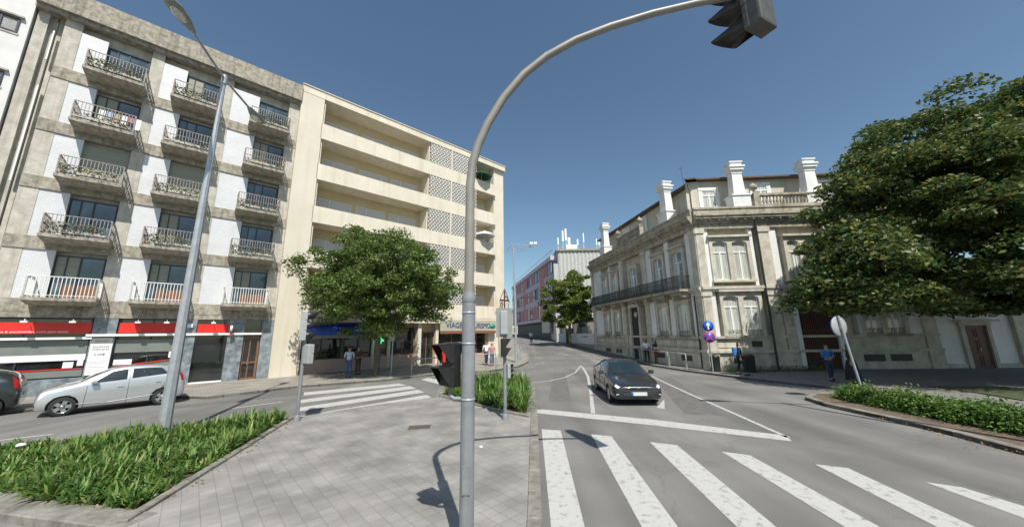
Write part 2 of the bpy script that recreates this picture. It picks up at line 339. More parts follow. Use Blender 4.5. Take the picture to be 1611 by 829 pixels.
def kerbline(pts, w=.2, h=KH+.004, side=1, seg=1.0, mb=None):   # kerb stones along a polyline, on its left (+1) or right (-1)
    mb = mb or MB()
    P = [Vector((*p, 0)) for p in pts]
    for a, b in zip(P, P[1:]):
        L = (b-a).length; d = (b-a)/L; nrm = Vector((-d.y, d.x, 0))*side; n = max(1, round(L/seg))
        for i in range(n):
            p = a+d*(L*i/n+.004); q = a+d*(L*(i+1)/n-.004); p2 = p+nrm*w; q2 = q+nrm*w
            dh = random.uniform(-.004, .004); b_ = .015
            base = [p, q, q2, p2]
            ins = [p+(d+nrm)*b_, q+(-d+nrm)*b_, q2+(-d-nrm)*b_, p2+(d-nrm)*b_]
            vs = [(v.x, v.y, gz(v.x, v.y)-.05) for v in base]+[(v.x, v.y, gz(v.x, v.y)+h-b_+dh) for v in base]+[(v.x, v.y, gz(v.x, v.y)+h+dh) for v in ins]
            mb.add(vs, [(0, 3, 2, 1), (0, 1, 5, 4), (1, 2, 6, 5), (2, 3, 7, 6), (3, 0, 4, 7), (4, 5, 9, 8), (5, 6, 10, 9), (6, 7, 11, 10), (7, 4, 8, 11), (8, 9, 10, 11)])
    return mb
kerbs = MB()
OL = Vector((-14.506, 21.099, 0)); DL = Vector((.7355, .6775, 0)).normalized(); nL = Vector((DL.y, -DL.x, 0)); AL = math.atan2(DL.y, DL.x)
def Lp(s, off=0): p = OL+DL*s+nL*off; return (p.x, p.y)      # along the left row of facades, off = metres into the street
# left pavement
kp = [Lp(-30, 4.35), Lp(-5.0, 4.35), Lp(-3.6, 4.8), G(325, 628), G(470, 610), G(600, 600), G(690, 590), G(770, 585), G(815, 578), G(832, 571), G(832, 564), (1.1, 40), (.4, 60), (-2, 110)]
sheet('pavement_left', kp+[(-40, 110), Lp(-1, -12), Lp(-30, -12)], -.05, KH-.004, M['slab'])
kerbline(kp, .18, mb=kerbs, side=1)
# right pavement
rp = [(26, 2.2), G(1611, 655), G(1480, 638), G(1300, 611), G(1200, 600), G(1080, 585), G(1020, 575), (10.08, 28), (9.6, 33), (8.2, 44), (6.5, 56), (-1, 104)]
sheet('pavement_right', rp+[(60, 104), (60, 2.2)], -.05, KH-.004, M['asphalt_light'])
kerbline(rp, .22, mb=kerbs, side=-1)
gv = sheet('grass_verge', [G(1462, 613), G(1530, 613), (25.5, 12.0), (27, 9.2), G(1611, 636), G(1530, 622)], .0, KH+.03, M['verge'], None)
tag(gv, 'strip of dark trodden grass on the right pavement under the big tree', 'grass', kind='stuff')
# centre island
isl = [G(455, 665), G(478, 660), G(505, 655), G(600, 640), G(690, 628), G(700, 601), G(715, 597), G(770, 598), G(826, 597), G(834, 604), G(835, 660), G(832, 750), G(829, 829), (.0, 3.6), (-.4, 2.6), (-1.4, 2.2), (-4.2, 3.8), (-5.2, 4.9)]
sheet('island_paving', isl, -.05, KH-.004, M['tile'])
kerbline(isl[8:14], .2, mb=kerbs, side=1)
kerbline(isl[4:9], .14, h=KH+.006, mb=kerbs, side=1)
ca, cb, cc = isl[0], G(215, 829), G(185, 829)
# left planting bed
c0, c1 = G(0, 760), (-13.6, 8.2)
bed = [G(455, 668), G(215, 829), G(196, 829), c0, (-11.3, 7.2), (-12.6, 8.3), G(0, 735), G(200, 688), G(430, 655)]
bed = [(-6.62, 10.75), (-5.25, 5.2), c0, (-12.8, 8.0), (-12.7, 8.35), (-9.7, 9.5), (-6.9, 11.0)]
sheet('planting_bed_soil', bed, -.05, KH-.03, M['soil'])
kerbline([(-6.55, 10.95), (-5.12, 5.1)], .13, h=KH+.05, seg=.8, mb=kerbs, side=-1)
kerbline([(-5.05, 4.95), (-7.3, 5.42), (-9.3, 6.1), (-13, 7.75)], .42, h=KH+.01, seg=.9, mb=kerbs, side=-1)
kerbline([(-12.9, 8.4), (-9.8, 9.62), (-6.9, 11.12), (-6.5, 11.0)], .15, mb=kerbs, side=-1)
# middle bed
mbed = [G(694, 627), G(790, 651), G(829, 660), G(830, 603), G(716, 601)]
sheet('middle_bed_soil', mbed, -.05, KH+.0, M['soil'])
kerbline([G(690, 628), G(790, 654), G(832, 663)], .1, h=KH+.06, seg=.6, mb=kerbs, side=1)
# right hedge island
risl = [G(1267, 629), G(1300, 640), G(1400, 662), G(1500, 686), G(1611, 716), (11.4, 4.2), (18, 3.0), (15.5, 7.6), G(1611, 672), G(1500, 650), G(1400, 632), G(1320, 621), G(1280, 622)]
sheet('hedge_island_soil', risl, -.05, KH-.01, M['soil'])
kerbline(risl[:6]+[], .22, mb=kerbs, side=1)
kerbline(risl[7:]+[risl[0]], .15, mb=kerbs, side=1)
tag(kerbs.build('kerb_stones', M['kerb']), kind='structure')
# repaired strips in the asphalt
M['patch'] = pbr('asphalt_patch', (.1, .098, .095), (.15, .147, .142), 3, .88, .4, 90)
for pl in ([(5.2, 11.2), (6.3, 10.9), (8.6, 19.5), (7.7, 19.9)], [(-12.2, 12.9), (-8.0, 16.9), (-8.5, 17.5), (-12.7, 13.5)], [(1.3, 13.6), (2.1, 13.3), (3.2, 22), (2.5, 22.3)]):
    sheet('road_patch', pl, 0, .002, M['patch'], sides=False)
# road markings
mk = MB()
def mark(poly, z=.004):
    global mk
    c = Vector((sum(p[0] for p in poly)/len(poly), sum(p[1] for p in poly)/len(poly)))
    mk.add([(p[0], p[1], gz(*p)+z) for p in poly], [tuple(range(len(poly)))])
def stripe(pts, wd=.12):
    P = [Vector((*p, 0)) for p in pts]; L = []; Rr = []
    for i, p in enumerate(P):
        d = (P[min(i+1, len(P)-1)]-P[max(i-1, 0)]).normalized(); n = Vector((-d.y, d.x, 0))*wd/2; L.append(p+n); Rr.append(p-n)
    for i in range(len(P)-1): mark([tuple(Rr[i])[:2], tuple(Rr[i+1])[:2], tuple(L[i+1])[:2], tuple(L[i])[:2]])
for fl, fr, nl_, nr_ in [((852,675),(882,677),(867,829),(920,829)), ((930,683),(962,686),(1010,829),(1067,829)), ((1022,695),(1065,700),(1160,829),(1222,829)), ((1135,710),(1180,716),(1330,829),(1385,829)), ((1282,730),(1334,736),(1475,829),(1535,829)), ((1455,758),(1512,766),(1650,829),(1720,829))]:
    a, b, c, d = [Vector((*G(*q), 0)) for q in (fl, fr, nl_, nr_)]
    ea = a+(c-a).normalized()*5.2; eb = b+(d-b).normalized()*5.2
    mark([(a.x, a.y), (b.x, b.y), (eb.x, eb.y), (ea.x, ea.y)])
mark([G(836, 645), G(838, 649), G(1020, 668), G(1246, 694), G(1237, 685), G(1020, 659), G(855, 644)])
stripe([G(933, 650), G(930, 620), G(925, 592), G(917, 578), G(913, 575)], .13)
stripe([G(835, 602), G(865, 599), G(890, 593), G(905, 586), G(913, 576)], .1)
stripe([G(1240, 688), G(1150, 648), G(1075, 615), G(1030, 594), G(985, 578), G(941, 566), G(880, 552)], .11)
mark([G(1033, 641), G(1046, 643), G(1045, 628)])
for q in [((470,632),(480,629),(650,606),(636,603)), ((470,640),(485,637),(668,611),(652,607)), ((475,650),(480,645),(660,617),(650,613)), ((471,660),(476,655),(684,627),(672,622))]:
    pass
zs = [((478, 617), (478, 622), (640, 606), (628, 603)), ((472, 629), (472, 634), (655, 611), (645, 607)), ((470, 641), (470, 647), (668, 617), (657, 613)), ((468, 655), (468, 663), (683, 627), (671, 621))]
for q in zs: mark([G(*p) for p in q])
mark([G(662, 597), G(674, 594), G(705, 600), G(705, 607), G(690, 604)])
for (x0, y0, x1, y1) in [(735, 600, 752, 596), (760, 600, 778, 596)]: mark([G(x0, y0), G(x1, y0), G(x1+8, y1), G(x0+8, y1)])
stripe([G(358, 643), G(445, 632)], .1); stripe([G(-60, 699), G(82, 683)], .1)
for a, b in [((930, 568), (950, 571)), ((880, 561), (895, 563)), ((842, 573), (856, 572))]: stripe([G(*a), G(*b)], .12)
tag(mk.build('road_markings', M['paint']), kind='structure')

# ================================================================ WINDOWS
def window(kind, w, h, par, loc, rz=0, T=None):
    """origin at lower-left of the opening, in the wall plane; frame > pane"""
    key = (kind, round(w, 3), round(h, 3))
    if key not in KIDS:
        f = MB(); p = MB(); fm = M['alu']; pm = M['glass']; extra = []
        if kind in ('slide', 'slideS', 'slideW'):
            t = .055
            for a in ((0, w, 0, t), (0, w, h-t, h), (0, t, t, h-t), (w-t, w, t, h-t), (w*.5-t/2, w*.5+t/2, t, h-t), (w*.22, w*.22+.04, t, h-t)):
                f.box(a[0], a[1], -.03, .05, a[2], a[3])
            p.box(t, w-t, .02, .03, t, h-t)
            if kind == 'slideS': extra.append(('shutter', MB().box(t, w*.5, .0, .018, h*.25, h-t), M['shuttergreen']))
            if kind == 'slideW':
                extra.append(('wood_panel', MB().box(w*.25, w-t, .0, .018, t, h*.32), M['wood']))
                extra.append(('shutter', MB().box(t, w*.5, .0, .017, h*.5, h-t), M['shuttergreen']))
        elif kind == 'closed':
            f.box(0, w, -.03, .05, 0, .05); p.box(.03, w-.03, .03, .04, .05, h); fm = M['alu']
            extra.append(('shutter', MB().box(.0, w, -.02, .01, .05, h), M['shuttergreen']))
        elif kind in ('roll', 'rollhalf'):
            for a in ((0, w, 0, .05), (0, w, h-.05, h), (0, .05, .05, h-.05), (w-.05, w, .05, h-.05), (w*.33, w*.33+.05, .05, h-.05)): f.box(a[0], a[1], -.03, .05, a[2], a[3])
            p.box(.05, w-.05, .02, .03, .05, h-.05); fm = M['whiteframe']
            z = .05 if kind == 'roll' else h*.45
            extra.append(('shutter', MB().box(w*.33+.05, w-.05, -.01, .012, .05, h-.05).box(.05, w*.33, -.01, .012, z, h-.05), M['shutter']))
        elif kind in ('tall', 'tallopen'):
            fm = M['whiteframe']; pm = M['curtain']; t = .07; tr = h*.7
            for a in ((0, w, 0, t), (0, w, h-t, h), (0, t, t, h-t), (w-t, w, t, h-t), (w/2-t*.6, w/2+t*.6, t, tr), (t, w-t, tr, tr+.08)): f.box(a[0], a[1], -.04, .05, a[2], a[3])
            for k in range(1, 3): f.box(t, w-t, -.02, .03, tr*k/3-.012, tr*k/3+.012) if kind == 'tallopen' else None
            p.box(t, w-t, .0, .02, t, h-t)
            if kind == 'tallopen': pm = M['glass']; extra.append(('curtain', MB().box(t, w*.42, -.012, -.002, t, h-t), M['curtain']))
        elif kind == 'plain':
            t = .06
            for a in ((0, w, 0, t), (0, w, h-t, h), (0, t, t, h-t), (w-t, w, t, h-t), (w/2-.03, w/2+.03, t, h-t)): f.box(a[0], a[1], -.03, .05, a[2], a[3])
            p.box(t, w-t, .02, .03, t, h-t)
        elif kind == 'shop':
            fm = M['wood']; pm = M['shopglass']; t = .07
            for a in ((0, w, 0, t), (0, w, h-t, h), (0, t, t, h-t), (w-t, w, t, h-t)): f.box(a[0], a[1], -.03, .05, a[2], a[3])
            for k in range(1, max(2, int(w/1.1))): x = w*k/max(2, int(w/1.1)); f.box(x-.03, x+.03, -.03, .05, t, h-t)
            p.box(t, w-t, .02, .03, t, h-t)
        elif kind == 'shopalu':
            t = .06
            for a in ((0, w, 0, t), (0, w, h-t, h), (0, t, t, h-t), (w-t, w, t, h-t), (w*.5-.03, w*.5+.03, t, h-t)): f.box(a[0], a[1], -.03, .05, a[2], a[3])
            p.box(t, w-t, .02, .03, t, h-t); pm = M['shopglass']
        KIDS[key] = (f.mesh('window_frame', fm), p.mesh('pane', pm), [(n_, b_.mesh(n_, m_)) for n_, b_, m_ in extra])
    fm_, pm_, ex = KIDS[key]
    root = link('window', fm_, par, loc, rz)
    link('pane', pm_, root)
    for n_, me in ex: link(n_, me, root)
    return root

# ================================================================ BUILDING A (concrete and white tile block)
bA = empty('apartment_building', (OL.x, OL.y, 0), AL)
tag(bA, 'weathered concrete apartment block with white tiled panels and small balconies over a red fronted shop', 'building')
ZT = [4.27, 7.04, 9.83, 12.63, 15.42]; BAYS = [(-7.08, -6.6, -8.65, -7.12, -9.55), (-4.12, -3.55, -5.62, -4.14, -6.6), (-.6, 0, -2.2, -.64, -3.55)]
m_ = MB(); m_.box(-10.95, -.002, .3, 9, -.3, 18.3)
m_.box(-10.95, -10.6, .1, .3, 3.7, 18.2)
m_.build('wall', M['conc'], bA)
m_ = MB()
for a, b in ((-10.1, -9.55), (-7.08, -6.6), (-4.12, -3.55), (-.6, -.004)): m_.box(a, b, -.02, .3, 3.69, 18.2).cut()
m_.build('pier', M['conc'], bA)
m_ = MB()
for z in ZT: m_.box(-10.1, -.003, -.06, .3, z-.58, z).cut()
m_.box(-10.1, -.003, -.05, .3, 3.45, 3.69).cut()
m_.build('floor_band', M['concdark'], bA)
m_ = MB(); m_.box(-11.0, .0, -.42, 9.2, 18.25, 19.4); m_.box(-11.0, -.001, -.25, .3, 18.05, 18.25)
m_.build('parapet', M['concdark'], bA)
MB().tube([(-10.3, -.0, 0), (-10.3, -.0, 17.9)], .035, 8).build('downpipe', M['iron'], bA)
MB().tube([(-10.36, .05, 9.4), (-10.36, .05, 14.2)], .05, 8).tube([(-10.34, .05, 15.6), (-10.34, .05, 17.2)], .06, 8).cut().build('pipe_cover', M['whiterail'], bA)
for z in ZT:
    for (p0, p1, w0, w1, q0) in BAYS:
        MB().box(q0, w0, .0, .3, z, z+2.2).build('tile_panel', M['whitetile'], bA)
wk = [['slideW']*3, ['slide', 'slideS', 'slideS'], ['slide', 'slide', 'slide'], ['closed', 'closed', 'slide'], ['slideS', 'slide', 'slide']]
wk = [['slideW', 'slideW', 'slideW'], ['slide', 'slideS', 'slide'], ['closed', 'closed', 'slide'], ['slideS', 'slide', 'slideS'], ['slide', 'slideS', 'slide']]
# balcony: slab, railing
bal_cache = {}
def balcony(par, x0, x1, z, style):
    key = (round(x1-x0, 2), style)
    if key not in bal_cache:
        W = x1-x0; D = .95; s = MB()
        s.prism([(0, -D), (W, -D), (W, 0), (0, 0)], -.14, .0)
        # tapered soffit
        s.add([(0, -D, -.14), (W, -D, -.14), (W, 0, -.14), (0, 0, -.14), (.1, -D+.4, -.3), (W-.1, -D+.4, -.3), (W-.1, 0, -.3), (.1, 0, -.3)],
              [(0, 1, 5, 4), (1, 2, 6, 5), (3, 0, 4, 7), (4, 5, 6, 7), (2, 3, 7, 6)])
        r = MB(); H = .92; t = .014 if style != 'white' else .016
        pts = [(.05, 0), (.05, -D+.05), (W-.05, -D+.05), (W-.05, 0)]
        for (ax, ay), (bx, by) in zip(pts, pts[1:]):
            L = math.hypot(bx-ax, by-ay); n = max(2, int(L/.115))
            for zz, hh in ((H-.035, .035), (.08, .025)) if style == 'white' else ((H-.03, .03), (.5, .02), (.1, .02)):
                dx, dy = (bx-ax)/L, (by-ay)/L; k = .022
                r.prism([(ax-dy*k, ay+dx*k), (bx-dy*k, by+dx*k), (bx+dy*k, by-dx*k), (ax+dy*k, ay-dx*k)], zz, zz+hh)
            for i in range(n+1):
                x = ax+(bx-ax)*i/n; y = ay+(by-ay)*i/n; big = i in (0, n)
                tt = t*1.6 if big else t*.75
                r.box(x-tt, x+tt, y-tt, y+tt, 0, H-.03)
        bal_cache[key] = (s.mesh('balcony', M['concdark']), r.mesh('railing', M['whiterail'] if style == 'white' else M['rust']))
    a, b = bal_cache[key]
    o = link('balcony', a, par, (x0, -.06, z)); link('railing', b, o); return o
def leafcloud(n, box, size, seed=0, flat=0):
    r = np.random.default_rng(seed); lo, hi = np.array(box[0]), np.array(box[1])
    return leaves(lo+(hi-lo)*r.random((n, 3)), size, r)
def leaves(P, size, r, aspect=.55, up=0.35):
    n = len(P); a = r.normal(size=(n, 3)); a[:, 2] *= .6; a /= np.linalg.norm(a, axis=1)[:, None]
    nr = r.normal(size=(n, 3)); nr[:, 2] = np.abs(nr[:, 2])+up; b = np.cross(nr, a); b /= np.linalg.norm(b, axis=1)[:, None]
    s = size*(.6+.8*r.random(n))[:, None]
    V = np.stack([P-a*s*.5, P+b*s*aspect*.5+a*s*.05, P+a*s*.5, P-b*s*aspect*.5+a*s*.05], 1).reshape(-1, 3)
    return V
def quadmesh(name, V, mat):
    n = len(V)//4; me = bpy.data.meshes.new(name); me.vertices.add(n*4); me.vertices.foreach_set('co', V.astype(np.float32).ravel())
    me.loops.add(n*4); me.loops.foreach_set('vertex_index', np.arange(n*4, dtype=np.int32)); me.polygons.add(n)
    me.polygons.foreach_set('loop_start', np.arange(0, n*4, 4, dtype=np.int32)); me.update(calc_edges=True); me.materials.append(mat); return me
ROWN = ['first floor', 'second floor', 'third floor', 'fourth floor', 'top floor']; COLN = ['left', 'middle', 'right']
fl_meshes = {}
for ri, z in enumerate(ZT):
    for ci, (p0, p1, w0, w1, q0) in enumerate(BAYS):
        wd = w1-w0
        window(wk[ri][ci], wd, 2.0, bA, (w0, .2, z+.03))
        balcony(bA, w0-.42, w1+.12, z, 'white' if ri == 0 else 'old')
        if ri > 0:
            W = wd+.3; key = round(W, 2)
            if key not in fl_meshes:
                tr = MB(); tr.prism([(0, 0), (W, 0), (W-.02, .02), (W-.02, .16), (.02, .16), (.02, .02)], 0, .13)
                fl_meshes[key] = (tr.mesh('trough', M['conc']), [quadmesh('flowers', leafcloud(130+130*k, ((0, -.14, .02), (W, .16, .26+.12*k)), .1, 5+k), M['flower']) for k in range(3)])
            tm, fm = fl_meshes[key]
            wp = Matrix.Translation(Vector((OL.x, OL.y, 0))) @ Matrix.Rotation(AL, 4, 'Z') @ Vector((w0-.32, -1.0, z+.1))
            o = link('flower_trough', tm, None, wp, AL)
            link('flowers', fm[(ri*2+ci*3) % 3], o)
            tag(o, f'flower trough on the {COLN[ci]} balcony of the {ROWN[ri]} of the tiled block', 'flower trough', 'flower troughs on the tiled block balconies')
wp = Matrix.Translation(Vector((OL.x, OL.y, 0))) @ Matrix.Rotation(AL, 4, 'Z') @ Vector((-8.25, -.93, ZT[3]-.02))
wl_ = empty('laundry', wp, AL); tag(wl_, 'coloured washing hung on the fourth floor left balcony of the tiled block', 'laundry')
for i, (mt, hh) in enumerate((('c_white', .5), ('c_lightblue', .4), ('c_tan', .45), ('c_white', .5), ('c_pink', .35), ('c_white', .6))):
    MB().prism([(i*.24, .8-hh), (i*.24+.2, .8-hh+.04), (i*.24+.21, .8), (i*.24, .8)], -.015, 0, 'y').build('cloth', M[mt], wl_)
# ---- shop front of A
fr = MB(); fr.box(-10.95, -3.5, .1, .3, -.3, .78).cut(); fr.box(-7.05, -6.3, -.05, .3, .78, 3.44).cut(); fr.box(-3.95, -3.45, -.05, .3, 0, 3.44).cut(); fr.box(-2.1, -1.38, -.05, .3, 0, 3.44).cut(); fr.box(-.56, -.006, -.05, .3, 0, 3.44)
fr.build('marble_front', M['marble'], bA)
for (a, b) in ((-10.9, -7.1), (-6.25, -3.95)):
    window('shopalu', b-a, 2.66, bA, (a, .17, .78))
    MB().box(a, b, .08, .15, 2.84, 3.24).box(a, b, .08, .15, 2.75, 2.84).build('red_banner', M['red'], bA)
    MB().box(a, b, .1, .15, 1.82, 2.42).box(a, b, .1, .15, .84, 1.16).build('grey_panel', M['greypanel'], bA)
MB().box(-10.9, -7.1, .1, .155, 1.55, 1.82).build('white_band', M['whitep'], bA)
MB().box(-10.9, -7.1, .07, .1, 1.16, 1.2).prism([(-6.25, 1.16), (-3.95, 1.4), (-3.95, 1.45), (-6.25, 1.2)], .07, .1, 'y').build('red_stripe', M['red'], bA)
MB().prism([(-6.25, 1.16), (-3.95, 1.16), (-3.95, 1.4)], .11, .14, 'y').build('grey_panel', M['greypanel'], bA)
MB().box(-10.95, -7.0, -.1, .1, 2.48, 2.58).box(-7.2, -.56, -.14, .1, 2.6, 2.71).build('white_ledge', M['whitep'], bA)
sb = text('sign_lettering', 'mapa & encomendas. entre para comer', .125, M['whitep'], bA, (-8.75, .075, 2.79), (R(90), 0, 0), .004)
# price board
pbd = MB().box(-7.0, -6.32, -.09, -.055, .86, 2.28).build('price_board', M['whitep'], bA)
MB().box(-6.98, -6.34, -.1, -.06, 2.28, 2.52).build('board_header', M['greypanel'], pbd)
text('board_lettering', 'FRANGO', .11, M['textdark'], pbd, (-6.66, -.102, 2.35), (R(90), 0, 0), .003)
text('board_lettering', 'SALSICHA\nTOSCANA', .115, M['textdark'], pbd, (-6.66, -.092, 2.08), (R(90), 0, 0), .003)
text('board_lettering', '5,00€', .15, M['textdark'], pbd, (-6.66, -.092, 1.72), (R(90), 0, 0), .003)
for k, z in enumerate((1.45, 1.38, 1.2, 1.0)): MB().box(-6.93, -6.93+.5-.06*(k % 2), -.093, -.09, z, z+.012).build('board_rule', M['greypanel'], pbd)
MB().box(-7.3, -7.12, .05, .06, 1.3, 1.55).box(-7.7, -7.4, .05, .06, 1.22, 1.48).build('paper_notice', M['whitep'], bA)
MB().box(-6.2, -5.6, .05, .06, 1.25, 1.5).box(-4.35, -4.1, .05, .06, 1.5, 1.8).build('paper_notice', M['whitep'], bA)
# entrances
MB().box(-3.45, -2.1, .22, .29, .05, 2.6).build('dark_entrance', M['shopglass'], bA)
MB().box(-3.45, -2.1, .2, .29, 2.71, 3.44).build('upper_pane', M['shopglass'], bA)
MB().box(-3.4, -2.1, .06, .1, 2.72, 3.2).build('red_banner', M['red'], bA)
MB().box(-3.45, -2.1, -.05, .3, -.1, .16).build('door_step', M['whitep'], bA)
dr = MB(); [dr.box(*q) for q in ((-1.36, -.6, .12, .2, .1, .2), (-1.36, -1.28, .12, .2, .2, 2.58), (-.68, -.58, .12, .2, .2, 2.58), (-1.04, -.98, .12, .2, .2, 2.5), (-1.28, -.68, .12, .2, 1.0, 1.08), (-1.28, -.68, .12, .2, 2.5, 2.58))]
d_ = dr.build('door', M['wood'], bA); MB().box(-1.28, -.68, .17, .19, .2, 2.5).build('pane', M['shopglass'], d_); MB().box(-1.06, -1.03, .06, .12, .9, 1.3).build('handle', M['rim'], d_)
MB().box(-1.36, -.58, -.04, .3, -.1, .1).build('door_step', M['whitep'], bA)
MB().box(-1.38, -.56, .2, .29, 2.6, 3.44).build('upper_pane', M['shopglass'], bA)
# projecting oval sign and alarm box, spot lamps
ps = MB(T=Matrix.Translation((-2.0, -.1, 2.95)) @ Matrix.Rotation(R(90), 4, 'Y'))
ps.lathe([(.02, -.05), (.16, -.05), (.17, 0), (.16, .05), (.02, .05)], n=20); o = ps.build('projecting_sign', M['whitep'], bA, (0, -.25, 0)); o.scale = (1, 1, 1)
MB().box(-2.03, -1.97, -.35, -.2, 2.55, 2.78).build('sign_foot', M['red'], bA)
MB().bbox(-3.85, -3.6, -.14, -.04, 3.0, 3.2, .02).build('alarm_box', M['whitep'], bA)
for x in (-8.9, -7.6, -5.6, -4.6, -2.8):
    MB().tube([(x, -.06, 3.3), (x, -.5, 3.36), (x, -.55, 3.28)], .012, 6).bbox(x-.1, x+.1, -.62, -.46, 3.2, 3.28, .02).build('spot_lamp', M['whiterail'], bA)

# ================================================================ WHITE BUILDING far left
b0 = empty('white_building', (*Lp(-11.0), 0), AL)
tag(b0, 'plain white rendered building at the far left edge beside the concrete block', 'building')
MB().box(-14, -.03, -.02, 9, -.3, 21.5).build('wall', M['white'], b0)
MB().box(-14, -2.6, -1.6, .0, 15.2, 21.4).build('overhang', M['white'], b0)
for z in (16.4, 13.6, 10.9, 8.2, 5.4):
    f = MB().box(-1.35, -.25, -.05, .02, z-.1, z).build('window_sill', M['conc'], b0)
    window('plain', 1.0, .75, b0, (-1.3, -.04, z)); MB().box(-1.4, -.2, -.16, .02, z+.8, z+.88).build('window_hood', M['conc'], b0)
    window('plain', 1.4, 1.2, b0, (-5, -.04, z))
MB().box(-14, -.03, -.1, .0, -.3, .9).build('plinth', M['marble'], b0)

# ================================================================ BUILDING B (cream block)
bB = empty('apartment_building', (OL.x, OL.y, 0), AL)
tag(bB, 'cream apartment block with long solid balconies and white lattice screens above corner shops', 'building')
E = 18.6
MB().box(.003, E-.003, 1.25, 12, 3.6, 19.3).box(.003, E-.003, .8, 12, -.3, 3.6).build('rear_wall', M['yellow'], bB)
MB().box(.002, 1.4, -.3, 1.3, -.3, 19.1).build('side_pier', M['cream'], bB)
MB().box(17.3, E, -.02, 12.02, -.3, 19.2).build('side_pier', M['band'], bB)
MB().box(.0, E+.02, -.32, 12.1, 19.1, 19.62).box(-.02, E+.08, -.38, 12.2, 19.62, 19.68).build('roof_parapet', M['band'], bB)
MB().tube([(1.5, -.1, .1), (1.5, -.1, 19)], .05, 8).build('downpipe', M['band'], bB)
TB = [17.2, 14.14, 11.07, 8.0, 4.93]
# lattice screen
def lattice(W, H):
    mb = MB(); nx = int(W/.3); nz = int(H/.2); cw = W/nx; ch = H/nz
    for j in range(nz+1): mb.box(0, W, -.05, .05, j*ch-.02, j*ch+.02)
    for j in range(nz):
        off = .5 if j % 2 else 0
        for i in range(nx+1):
            x = (i+off)*cw
            if x > W: continue
            mb.box(max(0, x-.022), min(W, x+.022), -.049, .049, j*ch+.02, (j+1)*ch-.02)
    return mb
lat = lattice(2.12, 2.2).mesh('lattice_screen', M['whiterail'])
thin = lattice(.5, 2.2).mesh('lattice_screen', M['whiterail'])
kinds = [['roll', 'roll', 'roll'], ['roll', 'rollhalf', 'rollhalf'], ['rollhalf', 'rollhalf', 'rollhalf'], ['roll', 'rollhalf', 'roll'], ['roll', 'roll', 'roll']]
for k, zt in enumerate(TB):
    zb = zt-1.15
    MB().box(1.35, 17.35, -.3, -.16, zb, zt).box(1.35, 17.35, -.16, 1.25, zb, zb+.15).build('balcony_parapet', M['band'], bB)
    for i, (a, b) in enumerate(((1.9, 4.2), (4.6, 6.8), (7.2, 9.5))): window(kinds[k][i], b-a, 2.05, bB, (a, 1.22, zb+.25))
    MB().box(9.86, 9.96, -.1, 1.25, zb+.15, zt+1.9).cut().box(14.6, 14.75, -.1, 1.25, zb+.15, zt+1.9).build('divider_wall', M['band'], bB)
    zt_ = zt-.05
    sH = (TB[k-1]-1.15 if k else 19.1)-zt_
    for x in (9.98, 12.2):
        o = link('lattice_screen', lat, bB, (x, -.23, zt_)); o.scale = (1, 1, sH/2.2)
    o = link('lattice_screen', thin, bB, (14.45, -.23, zt_)); o.scale = (1, 1, sH/2.2)
    MB().box(12.09, 12.21, -.3, -.12, zt_, zt_+sH).box(14.3, 14.46, -.3, -.12, zt_, zt_+sH).build('screen_post', M['band'], bB)
    window('rollhalf' if k % 2 else 'roll', 1.9, 1.9, bB, (15.1, 1.22, zb+.3))
    # end-face balconies
    if k < 4: MB().box(E, E+.9, 1.5, 4.2, zb+.2, zt+.1).box(E, E+1.1, 1.3, 4.4, zt+2.0, zt+2.1).build('end_balcony', M['band'], bB)
MB().box(1.41, 17.4, -.28, 1.25, 3.35, 3.79).build('first_floor_soffit', M['band'], bB)
# shops
gfz = 3.35
MB().box(1.4, 9.6, .3, .8, -.3, .95).cut().box(11.4, 17.3, .25, .8, -.3, .75).build('stall_riser', M['pink'], bB)
for a, b, kd in ((1.6, 4.1, 'shopalu'), (4.25, 6.2, 'shopalu'), (7.5, 9.5, 'shop')): window(kd, b-a, 2.1, bB, (a, .55, .95))
for a, b, z, h in ((11.5, 14.4, .75, 1.85), (6.3, 7.3, .05, 2.6), (9.9, 11.2, .05, 2.6), (14.6, 16.6, .05, 2.5)): window('shop', b-a, h, bB, (a, .5, z))
MB().box(1.4, 1.6, .2, .8, -.3, 3.35).cut().box(9.55, 9.85, .0, .8, -.3, 3.35).cut().box(11.2, 11.45, .1, .8, -.3, 3.35).cut().box(16.7, 17.3, .1, .8, -.3, 3.35).cut().box(6.15, 6.3, .3, .8, 0, 3.3).cut().box(7.3, 7.5, .3, .8, 0, 3.3).build('shop_pier', M['cream'], bB)
MB().box(1.5, 6.3, .3, .5, 2.3, 2.55).build('shop_fascia', M['siggrey'], bB)
MB().prism([(.5, 3.2), (.48, 3.26), (-1.0, 2.75), (-1.0, 2.5), (-.97, 2.5), (-.97, 2.72)], 1.6, 6.2, 'x').build('blue_awning', M['awning'], bB)
MB().box(1.6, 6.2, .3, .6, 2.7, 3.3).build('blue_fascia', M['awning'], bB)
MB().box(11.3, 17.2, -.42, -.34, 2.72, 3.62).build('fascia_sign', M['beige'], bB)
MB().box(11.3, 17.2, -.42, -.36, 2.5, 2.7).build('fascia_edge', M['wood'], bB)
text('sign_lettering', 'VIAGENS', .62, M['navy'], bB, (13.0, -.43, 2.98), (R(90), 0, 0), .02, sx=.95)
text('sign_lettering', 'TURISMO', .62, M['navy'], bB, (15.45, -.43, 2.95), (R(90), 0, 0), .02, sx=.8)
lg = MB(T=Matrix.Translation((16.75, -.44, 3.15)) @ Matrix.Rotation(R(90), 4, 'X') @ Matrix.Diagonal((1.5, .9, 1, 1))); lg.lathe([(.05, 0), (.22, 0), (.22, .03), (.05, .03)], n=24); lg.build('green_logo', M['greenlit'] if False else pbr('green_logo', (.05, .3, .2), None), bB)
text('sign_lettering', 'BRASA', .28, pbr('gold_lettering', (.5, .36, .1), None), bB, (8.5, .25, 2.75), (R(90), 0, 0), .01)
